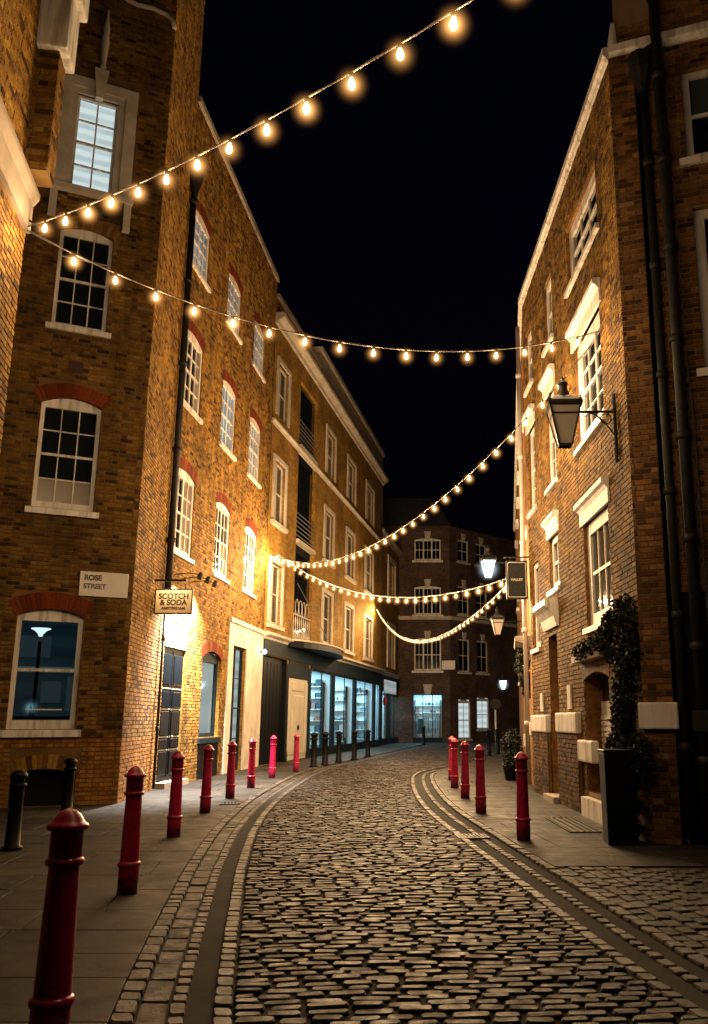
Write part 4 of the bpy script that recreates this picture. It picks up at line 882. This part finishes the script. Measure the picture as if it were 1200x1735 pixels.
# street-end face towards the camera
WF = 3.4; wt, wm = (1.0, 2.1, 9.08, 10.5), (1.02, 2.1, 5.95, 8.3); wb = (.45, 2.6, 0.0, 3.0)
opsF = [(*wt, .2), (*wm, .2), (*wb, .12)]
wallF = add('front_wall', wall_backing(.42, WF, -.1, ZR, opsF, .2).mesh('front_wall', [M_MORTARD, M_FARBROWN]), FF, br)
brickwork(wallF, FF, .42, WF, 0, ZR, [o[:4] for o in opsF], M_BROWN, 6)
FFp = FF @ T(0, -.06, 0)
pil = add('corner_pilaster', wall_backing(0, .36, -.1, ZR, [], y=.012).quad((.36, .012, -.1), (.36, .07, -.1), (.36, .07, ZR), (.36, .012, ZR)).mesh('corner_pilaster', M_MORTARD), FFp, br)
brickwork(pil, FFp, 0, .355, 0, ZR, [(-.2, .6, 1.33, 1.66)], M_BROWN, 7, 200)
FPs = FR @ T(0, 0, 0)
add('stone_block', bevelled(MB().box(-.06, .42, -.13, .0, 1.33, 1.65).mesh('stone_block', M_WHITE), .02, 2), FF, br)
add('stone_block', bevelled(MB().box(.95, 1.6, -.13, .0, 1.33, 1.65).mesh('stone_block', M_WHITE), .02, 2), FF, br)
mbp = wall_backing(.10, WF, ZR + .22, ZR + 1.6, [], y=.012); wp = add('parapet', mbp.mesh('parapet', M_MORTARD), FF, br)
brickwork(wp, FF, .62, WF, ZR + .25, ZR + 1.6, [], M_BROWN, 8); brickwork(wp, FF, .12, .62, ZR + .25, ZR + .60, [], M_BROWN, 9)
bpm = MB().box(.12, .62, .03, .3, ZR + .2, ZR + .6).mesh('parapet_end', M_BROWN); add('parapet_end', bpm, FF, br)
add('kneeler_stone', MB().prism([(.0, ZR + .25), (.14, ZR + .25), (.12, ZR + .62), (.06, ZR + .62)], -.02, .2).mesh('kneeler_stone', M_WHITE), FF, br)
sash_window(br, FF, *wt, 2, 2, None, 0, .10, .10, meet=1, sill_over=.10, sill_h=.11, panes_special=lambda i, j: mat('grey_reflecting_glass', (.05, .065, .075), .15) if j else None)
sash_window(br, FF, *wm, 2, 2, None, 0, .14, .10, meet=1, sill_over=.10, sill_h=.11)
# black joinery beside the pilaster
mb = box('black_shopfront', br, FF, .45, 2.6, .05, .11, 0, 3.0, M_BLACK)
for q in range(3):
    for z0, z1 in ((.15, .95), (1.1, 2.1), (2.2, 2.85)): add('shopfront_panel', bevelled(MB().box(.52 + q * .68, 1.1 + q * .68, .02, .06, z0, z1).mesh('shopfront_panel', M_BLACK), .012, 1), FF, mb)
p1 = pipe(br, FF, .48, -.02, .1, 10.3, .062, step=1.6); p2 = pipe(br, FF, .70, -.10, .1, 14, .075, step=1.35)
add('hopper_head', MB().lathe([(.07, 10.25), (.09, 10.35), (.17, 10.6), (.18, 10.85), (.16, 10.86)], 8).mesh('hopper_head', M_IRON), FF @ T(.46, -.05, 0), p1)
add('branch_pipe', MB().tube([(.46, -.06, 10.7), (.58, -.1, 10.9), (.70, -.1, 10.95)], .05, 8).mesh('branch_pipe', M_IRON, True), FF, p2)
add('meter_box', bevelled(MB().box(.58, .82, -.2, -.05, 1.3, 1.55).mesh('meter_box', M_IRON), .01, 1), FF, p2)
add('cable_conduit', MB().tube([(.84, -.04, .1), (.84, -.04, 5.2), (.80, -.04, 6.2)], .012, 6).mesh('cable_conduit', mat('grey_rail', (.32, .32, .33), .4)), FF, br)
box('roof_slab', br, FR, -LR, 0, .3, 5, ZR, ZR + .1, M_SLATE)

# ------------------------------------------------------------------ RIGHT FAR TERRACE
PT = (PR[0] + LR * math.sin(R(-3)), PR[1] + LR * math.cos(R(-3))); FT = frame(PT, 185.3); LT = 26
bt = thing('right_far_terrace', FT, 'brown brick terrace receding edge-on beyond the right corner house', 'building', 'right street buildings')
oT = [(-s - 1.0, -s, c, d, .2) for s in (1.2, 3.6, 6.4, 9.6, 13, 17) for c, d in ((2.9, 4.6), (5.9, 7.7), (8.7, 10.0))]
add('front_wall', wall_backing(-LT, 0, -.1, ZR, oT, .2, y=0).mesh('front_wall', M_FARBROWN), FT, bt)
for a, b, c, d, _ in oT: sash_window(bt, FT, a, b, c, d, 2, 2, None, 0, .1, .08, sill_over=.1, sill_h=.12, sill_out=.12)
add('white_cornice', fixn(MB().profile([(.05, ZR), (-.03, ZR), (-.09, ZR + .07), (-.09, ZR + .19), (.05, ZR + .23)], -LT, 0).mesh('white_cornice', M_WHITE)), FT, bt)
box('roof_slab', bt, FT, -LT, 0, .3, 5, ZR, ZR + .1, M_SLATE)
pipe(bt, FT, -.4, -.12, .1, 10.6, .05, step=2., m=M_WHITE)
cornice(bt, FT, -3.2, -.5, 3.0, .25, .35, M_STONE, 'shop_cornice')
for s in (.9, 4.5, 8.5): box('stone_block', bt, FT, -s - .6, -s, -.08, -.002, .2 + (s % 1) * .9, .55 + (s % 1) * .9, M_WHITE)

# ------------------------------------------------------------------ NEAR LEFT BUILDING (edge of frame)
PN = (-4.53, 9.05); FN = frame(PN, -11); bn = thing('near_left_building', FN, 'gold lit brick building edge at top left with pale band course', 'building')
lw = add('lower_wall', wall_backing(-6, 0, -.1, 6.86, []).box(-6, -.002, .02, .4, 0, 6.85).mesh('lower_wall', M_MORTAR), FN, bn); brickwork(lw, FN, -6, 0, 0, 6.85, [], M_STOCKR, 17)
add('band_course', fixn(MB().profile([(.05, 6.84), (-.04, 6.84), (-.04, 7.18), (-.07, 7.22), (-.10, 7.27), (-.10, 7.34), (.05, 7.40)], -6, .05).mesh('band_course', mat('grimy_stone', rough=.85, spec=.2, build=plainvar((.17, .14, .11), (.28, .24, .19), 1.6, .3, 30)))), FN, bn)
wn = add('upper_wall', wall_backing(-6, 0, 7.38, 13, []).mesh('upper_wall', M_MORTAR), FN, bn)
brickwork(wn, FN, -6, 0, 7.4, 13, [], M_STOCK, 14)
pr_ = add('pier', MB().box(-.34, 0.0, -.24, .02, 7.42, 13).mesh('pier', M_MORTAR), FN, bn)
FNp = FN @ T(-.345, .0, 0) @ Matrix.Rotation(R(-90), 4, 'Z')
brickwork(pr_, FN @ T(0, -.245, 0), -.345, .0, 7.45, 9.0, [], M_STOCK, 15); brickwork(pr_, FNp, 0, .25, 7.45, 9.0, [], M_STOCK, 16)
add('white_capital', bevelled(MB().box(-.42, .04, -.34, .02, 8.98, 9.75).mesh('white_capital', M_WHITE), .03, 2), FN, pr_)
add('white_capital', bevelled(MB().box(-.48, .08, -.42, .02, 9.75, 10.1).mesh('white_capital', M_WHITE), .03, 2), FN, pr_)
add('wall_hook', MB().tube([(-.05, -.04, 6.95), (-.02, -.14, 6.9), (0, -.16, 6.86)], .012, 6).mesh('wall_hook', M_IRON), FN, bn)

# ------------------------------------------------------------------ bollards
def lathe_me(name, prof, m, n=24): return MB().lathe(prof, n).mesh(name, m, True)
B_SHAFT = lathe_me('shaft', [(.112, 0), (.112, .215), (.108, .225), (.104, .27), (.088, .80), (.086, .83), (.094, .835), (.094, .955), (.10, .96)], M_REDP)
B_LOW = lathe_me('lower_collar', [(.108, .218), (.122, .222), (.128, .236), (.122, .252), (.104, .262)], M_REDP)
B_UP = lathe_me('upper_collar', [(.088, .80), (.106, .804), (.112, .816), (.106, .83), (.092, .836)], M_REDP)
B_CAP = lathe_me('cap', [(.094, .95), (.116, .956), (.122, .968), (.114, .980), (.098, .986), (.086, 1.0), (.070, 1.02), (.045, 1.037), (.018, 1.046), (.002, 1.05)], M_REDP)
for me in (B_SHAFT,):
    pass
def bollard(x, y, label, group, sc=1., rot=0., tilt=0.):
    M = T(x, y, 0) @ Matrix.Rotation(rot, 4, 'Z') @ Matrix.Rotation(tilt, 4, 'X') @ Matrix.Diagonal((sc * .77, sc * .77, sc, 1))
    t = thing('red_bollard', M, label, 'bollard', group)
    add('shaft', B_SHAFT, M, t); add('collar', B_LOW, M, t); add('collar', B_UP, M, t); add('cap', B_CAP, M, t)
lb = [(-1.65, 4.30), (-2.54, 8.1), (-3.18, 11.84), (-3.5, 14.81), (-3.66, 17.4), (-3.77, 20.03), (-3.88, 23.4), (-3.64, 25.97)]
ln = ['nearest crimson bollard, large at the left bottom of the picture', 'second crimson bollard from the front in the left row', 'third crimson bollard from the front in the left row', 'fourth crimson bollard from the front in the left row',
      'fifth crimson bollard from the front in the left row', 'sixth crimson bollard from the front, before the pale stone bay', 'seventh crimson bollard from the front, before the black gateway', 'last crimson bollard of the left row, before the cream door']
for (x, y), l in zip(lb, ln): bollard(x, y, l, 'crimson bollards along the left kerb', 1, random.random() * 6, R(random.uniform(-.8, .8)))
rb = [(1.22, 11.56), (.89, 14.72), (.76, 17.4), (.645, 20.0), (.66, 22.5)]
rn = ['nearest crimson bollard of the right row, standing apart', 'second crimson bollard from the front in the right row', 'third crimson bollard from the front in the right row', 'fourth crimson bollard from the front in the right row', 'farthest crimson bollard of the right row']
for (x, y), l in zip(rb, rn): bollard(x, y, l, 'crimson bollards along the right kerb', 1, random.random() * 6, R(random.uniform(-.8, .8)))
K_SHAFT = lathe_me('shaft', [(.115, 0), (.115, .03), (.085, .05), (.075, .40), (.072, .78), (.08, .79)], M_BLACK, 18)
K_BASE = lathe_me('collar', [(.08, .68), (.094, .69), (.094, .72), (.08, .73)], M_BLACK, 18)
K_CAP = lathe_me('cap', [(.075, .785), (.096, .79), (.10, .81), (.085, .84), (.05, .865), (.005, .875)], M_BLACK, 18)
kb = [(-4.71, 10.7, 1., 'nearest black bollard at the left edge of the picture'), (-5.44, 14.12, 1., 'black bollard in front of the basement arch of the corner block'),
      (-3.45, 28.49, 1.2, 'black bollard just beyond the last red bollard of the left row'), (-3.21, 29.56, 1.2, 'second black bollard before the shop windows'), (-2.96, 31.55, 1.2, 'third black bollard before the shop windows'),
      (-2.57, 33.35, 1.2, 'fourth black bollard before the shop windows'), (-2.24, 35.91, 1.2, 'fifth black bollard before the shop windows'), (-.07, 53.1, 1.2, 'lone black bollard before the bright shop at the street end'),
      (2.58, 37.0, 1.2, 'left black bollard far down the right pavement'), (3.1, 39.0, 1.2, 'right black bollard far down the right pavement')]
for x, y, sc, l in kb:
    M = T(x, y, 0) @ Matrix.Diagonal((sc, sc, sc, 1)); t = thing('black_bollard', M, l, 'bollard', 'black bollards')
    add('shaft', K_SHAFT, M, t); add('collar', K_BASE, M, t); add('cap', K_CAP, M, t)

# ------------------------------------------------------------------ lanterns on brackets
def lantern(M, label, lit=0., arm=.75, s=1., name='street_lantern'):
    """M: origin at bottom centre of the lantern, +x towards the wall"""
    t = thing(name, M, label, 'street lamp', 'wall lanterns'); Ms = M @ Matrix.Diagonal((s, s, s, 1)); rt = Matrix.Rotation(R(45), 4, 'Z')
    b0, t0, h = .085, .20, .52
    q2 = math.sqrt(2)
    mb = MB()
    for k in range(4):
        a = R(90 * k + 45); ca, sa = math.cos(a), math.sin(a); mb.tube([(b0 * q2 * ca, b0 * q2 * sa, 0), (t0 * q2 * ca, t0 * q2 * sa, h)], .013, 6)
    for hw, z in ((b0, 0), (t0, h), (b0 + (t0 - b0) * .78, h * .78)):
        c = [(hw, hw), (-hw, hw), (-hw, -hw), (hw, -hw), (hw, hw)]; mb.tube([(x, y, z) for x, y in c], .014, 6)
    fr = add('lantern_frame', mb.mesh('lantern_frame', M_IRON), Ms, t)
    for k in range(4):
        g = MB(); g.quad((-b0 + .01, -b0, .01), (b0 - .01, -b0, .01), (t0 - .012, -t0 + .005, h - .01), (-t0 + .012, -t0 + .005, h - .01))
        add('pane', g.mesh('pane', M_LITPANE if lit else M_FROST), Ms @ Matrix.Rotation(R(90 * k), 4, 'Z'), t)
    rf = MB().lathe([(t0 * q2 + .035, h), (t0 * q2 + .045, h + .03), (t0 * q2 + .03, h + .06)], 4).mesh('cornice', M_IRON); add('lantern_rim', rf, Ms @ rt, t)
    add('lantern_roof', MB().lathe([(t0 * q2 + .01, h + .055), (.20, h + .13), (.12, h + .17)], 4).mesh('lantern_roof', M_LEAD if not lit else M_IRON), Ms @ rt, t)
    add('chimney', MB().lathe([(.115, h + .16), (.09, h + .2), (.06, h + .27), (.055, h + .33), (.075, h + .34), (.06, h + .37), (.02, h + .40), (.022, h + .43), (.003, h + .47)], 12).mesh('chimney', M_IRON, True), Ms, t)
    for k in range(4): a = R(90 * k + 45); add('corner_knob', MB().lathe([(.018, 0), (.024, .02), (.012, .04), (.014, .06), (.002, .08)], 8).mesh('corner_knob', M_IRON, True), Ms @ T(t0 * q2 * math.cos(a), t0 * q2 * math.sin(a), h + .05), t)
    if arm:
        ar = MB(); ar.tube([(t0, 0, h - .05), (arm / s, 0, h - .05)], .018, 8); ar.tube([(arm / s - .02, 0, h + .2), (arm / s - .02, 0, h - .75)], .022, 8)
        cur = [(t0 + .12, 0, h - .06)] + [(t0 + .12 + (arm / s - t0 - .14) * u, 0, h - .06 - .36 * u ** 1.8) for u in (.2, .4, .6, .8, 1.)]
        ar.tube(cur, .012, 6); c0 = arm / s - .14
        ar.tube([(c0 + .07 * math.cos(a_ * math.pi / 8), 0, h - .15 + .07 * math.sin(a_ * math.pi / 8)) for a_ in range(17)], .008, 5)
        add('bracket', ar.mesh('bracket', M_IRON), Ms, t)
    if lit: add('mantle', MB().lathe([(.02, .12), (.06, .18), (.075, .3), (.05, .4), (.02, .44)], 10).mesh('mantle', M_MANTLE, True), Ms, t)
    if lit: add('glow', fixn(MB().lathe([(max(.004, .5 * math.sin(math.pi * k / 10)), .5 * math.cos(math.pi * k / 10)) for k in range(11)], 18).mesh('glow', halo_mat(14., .5, (.66, .90, 1.)), True)), Ms @ T(0, 0, .28), t)  # added volume that draws a lens halo round the lit lantern
    if lit: light('lantern_light', 'POINT', Ms @ T(0, 0, .28), t, lit, (.62, .92, 1.0), .085 * s)
    return t
lantern(T(1.955, 11.8, 5.16) @ Matrix.Rotation(R(-2), 4, 'Z'), 'unlit black street lantern on a scrolled bracket by the right corner', 0, .73, 1.05)
lantern(T(2.0, 27.5, 5.75) @ Matrix.Rotation(R(5), 4, 'Z'), 'glowing white street lantern above the small hanging sign', 220, 1.15, 1.08)
lantern(T(2.62, 32., 4.4) @ Matrix.Rotation(R(5), 4, 'Z'), 'unlit dark lantern below and beyond the glowing one', 0, .9, 1.05)
lantern(T(4.52, 52., 3.1) @ Matrix.Rotation(R(5), 4, 'Z'), 'small far lit lantern at the bend of the street', 110, 1.0, 1.0)
# round-topped post sign far down the street
M = T(3.9, 50, 0); t = thing('post_sign', M, 'thin pale post with round dark sign at the street end', 'sign')
add('post', MB().lathe([(.05, 0), (.05, 2.1)], 10).mesh('post', M_CREAM), M, t)
add('disc', MB().lathe([(.02, -.02), (.3, -.02), (.3, .02), (.02, .02)], 20).mesh('disc', M_IRON), M @ T(0, -.08, 2.25) @ Matrix.Rotation(R(90), 4, 'X'), t)

# ------------------------------------------------------------------ small hanging sign on the right
FP = frame((1.80, 19.42, 0), 90)
sg = thing('hanging_pub_sign', FP, 'dark rounded hanging sign with pale border on the right terrace', 'sign')
add('board', bevelled(MB().box(0, .47, -.035, .035, 4.02, 4.88).mesh('board', M_IRON), .012, 2), FP, sg)
ring = []
for cx_, cz_, a0 in ((.40, 4.80, 0), (.07, 4.80, 90), (.07, 4.10, 180), (.40, 4.10, 270)):
    ring += [(cx_ + .035 * math.cos(R(a0 + k * 30)), -.040, cz_ + .035 * math.sin(R(a0 + k * 30))) for k in range(4)]
add('border', MB().tube(ring + [ring[0]], .010, 6).mesh('border', M_WHITE), FP, sg)
lettering(sg, FP @ T(.235, -.037, 4.45), 'HALLEY', .075, M_CREAM, .002)
add('bracket', MB().tube([(-.05, 0, 4.96), (.62, 0, 4.96)], .018, 6).tube([(.1, 0, 4.96), (.1, 0, 4.87)], .008, 5).tube([(.38, 0, 4.96), (.38, 0, 4.87)], .008, 5).mesh('bracket', M_IRON), FP, sg)

# ------------------------------------------------------------------ greenery on the right
def leaves(centers, n, size, seed, m=M_LEAF):
    rr = random.Random(seed); V = []; Fc = []
    for k in range(n):
        c, rad = rr.choice(centers); 
        d = Vector((rr.gauss(0, 1), rr.gauss(0, 1), rr.gauss(0, 1))).normalized() * (rr.random() ** .4)
        p = Vector(c) + Vector((d.x * rad[0], d.y * rad[1], d.z * rad[2])); s = size * rr.uniform(.6, 1.3)
        q = Matrix.Rotation(rr.uniform(0, 6.28), 3, 'Z') @ Matrix.Rotation(rr.uniform(.5, 1.9), 3, 'X') @ Matrix.Rotation(rr.uniform(0, 6.28), 3, 'Z')
        i = len(V); sh = [(0, -.5, 0), (.42, -.15, .05), (.22, .05, 0), (0, .55, -.06), (-.22, .05, 0), (-.42, -.15, .05)]
        V += [tuple(p + q @ (Vector(a) * s)) for a in sh]; Fc.append((i, i + 1, i + 2, i + 3, i + 4, i + 5))
    me = bpy.data.meshes.new('foliage'); me.from_pydata(V, [], Fc); me.materials.append(m); me.update(); return me
xw = lambda y: PR[0] + (y - PR[1]) * math.tan(R(-3))
iv = thing('climbing_ivy', T(2.45, 11.6, 0), 'dark climbing ivy on the right corner wall spilling over a ledge', 'plant')
cs = []
for z in np.arange(.95, 2.95, .16):
    y = 11.55 + .12 * math.sin(z * 2.3); cs.append(((xw(y) - .14 + .05 * math.sin(z * 3), y, z), (.17, .26 if z < 2.2 else .38, .17)))
for y, z in ((12.0, 2.75), (12.35, 2.6), (12.7, 2.52), (13.1, 2.5), (13.5, 2.48), (13.9, 2.45), (11.9, 2.3), (12.1, 1.15), (12.35, .9), (12.5, .6), (12.2, .75), (11.05, 1.12), (11.0, .95), (11.3, 1.15), (11.5, .7), (11.55, .4), (11.6, .15)): cs.append(((xw(y) - .14, y, z), (.15, .24, .14)))
tag(add('foliage', leaves(cs, 9500, .058, 5), Matrix(), iv), kind='stuff')
for k in range(4):
    y = 11.45 + k * .09; add('stem', MB().tube([(xw(y) - .07, y, .9), (xw(y) - .05, y + .05, 1.6), (xw(y) - .06, y - .03, 2.3), (xw(y) - .07, y + .1, 2.8)], .014, 6).mesh('stem', M_STEM), Matrix(), iv)
pb = thing('tall_black_planter', T(2.34, 11.22, 0) @ Matrix.Rotation(R(-3), 4, 'Z'), 'tall black planter box standing by the right corner under the ivy', 'planter')
Mp = WM[pb.name]
add('planter_box', bevelled(MB().hexa([(-.17, -.22, 0), (.19, -.22, 0), (.19, .22, 0), (-.17, .22, 0), (-.18, -.23, 1.05), (.20, -.23, 1.05), (.20, .23, 1.05), (-.18, .23, 1.05)]).mesh('planter_box', M_BLACK), .012, 2), Mp, pb)
add('planter_rim', bevelled(MB().box(-.19, .21, -.24, .24, 1.052, 1.09).mesh('planter_rim', M_BLACK), .008, 1), Mp, pb)
wbx = thing('wall_plant', T(2.6, 21.4, 0), 'dark trailing plant high on the right far terrace wall', 'plant')
tag(add('foliage', leaves([((2.36, 21.4, 3.0), (.2, .25, .22)), ((2.33, 21.4, 2.7), (.22, .3, .25)), ((2.38, 21.3, 2.4), (.17, .25, .25)), ((2.42, 21.3, 2.1), (.12, .2, .2))], 1500, .075, 8), Matrix(), wbx), kind='stuff')
add('basket', MB().lathe([(.05, 2.2), (.16, 2.3), (.2, 2.45), (.2, 2.5)], 12).mesh('basket', M_IRON), T(2.40, 21.3, 0), wbx)
sb = thing('potted_shrub', T(2.12, 22.4, 0), 'dark shrub in a pot on the right pavement beyond the bollards', 'plant')
tag(add('foliage', leaves([((2.12, 22.4, .95), (.26, .3, .3)), ((2.14, 22.4, .65), (.28, .32, .3)), ((2.1, 22.3, .4), (.2, .25, .2))], 1600, .07, 9), Matrix(), sb), kind='stuff')
add('pot', MB().lathe([(.16, 0), (.22, .32), (.24, .34), (.24, .38), (.2, .38)], 14).mesh('pot', M_IRON, True), T(2.12, 22.4, 0), sb)

# ------------------------------------------------------------------ festoon strings
BULB_ME = MB().lathe([(.010, -.035), (.014, -.045), (.023, -.07), (.028, -.095), (.025, -.116), (.015, -.130), (.004, -.135)], 12).mesh('bulb', M_BULB, True)
HALO_R = .175
HALOS = [fixn(MB().lathe([(max(.003, HALO_R * math.sin(math.pi * k / 10)), HALO_R * math.cos(math.pi * k / 10)) for k in range(11)], 16).mesh('glow_ball', halo_mat(g, HALO_R), True)) for g in (24., 36., 48.)]  # halo volumes added round the bulbs in place of lens bloom
SOCK_ME = MB().lathe([(.010, .012), (.016, .008), (.018, -.04), (.014, -.045)], 8).mesh('socket', M_IRON, True)
def string(P0, P1, sag, n, label, t0=.03, t1=.97, watt=BULB_W, s=1.):
    P0, P1 = Vector(P0), Vector(P1)
    def at(t): p = P0.lerp(P1, t); return Vector((p.x, p.y, p.z - 4 * sag * t * (1 - t)))
    t = thing('festoon_string', Matrix.Translation(P0), label, 'string lights', 'festoon strings across the street')
    add('cable', MB().tube([at(k / 60) for k in range(61)], .006, 6).tube([at(k / 60) + Vector((0, 0, .012 + .006 * math.sin(k * 1.3))) for k in range(61)], .004, 5).mesh('cable', M_CABLE), Matrix(), t)
    for k in range(n):
        M = Matrix.Translation(at(t0 + (t1 - t0) * k / (n - 1))) @ Matrix.Rotation(random.uniform(-.1, .1), 4, 'X') @ Matrix.Rotation(random.uniform(-.1, .1), 4, 'Y') @ Matrix.Diagonal((s, s, s, 1))
        b = add('bulb', BULB_ME, M, t); add('socket', SOCK_ME, M, b); add('glow_ball', random.choice(HALOS), M @ T(0, 0, -.095), b); light('bulb_light', 'POINT', M @ T(0, 0, -.095), b, watt * random.uniform(.75, 1.25), BULB_COL, .018)
string((-4.50, 9.0, 6.86), (1.69, 3.51, 5.87), .27, 17, 'festoon string rising from the top left towards the viewer', .06, .99, 16)
string((-4.50, 9.02, 6.83), (2.66, 12.4, 7.16), .80, 16, 'festoon string from the top left to the right corner house', .065, .945, 24)
string((2.60, 12.8, 7.12), (-5.18, 29.3, 6.86), 1.45, 33, 'long festoon string sagging from the right corner house to the left terrace', .05, .972, 60)
string((1.86, 19.5, 4.50), (-5.2, 29.2, 7.05), .95, 28, 'upper festoon string from the small dark sign to the left terrace', .02, .95, 66)
string((1.84, 19.5, 4.36), (-2.70, 49.2, 7.5), 1.5, 50, 'lower festoon string from the small dark sign to the far shop terrace', .01, .985, 52, .8)
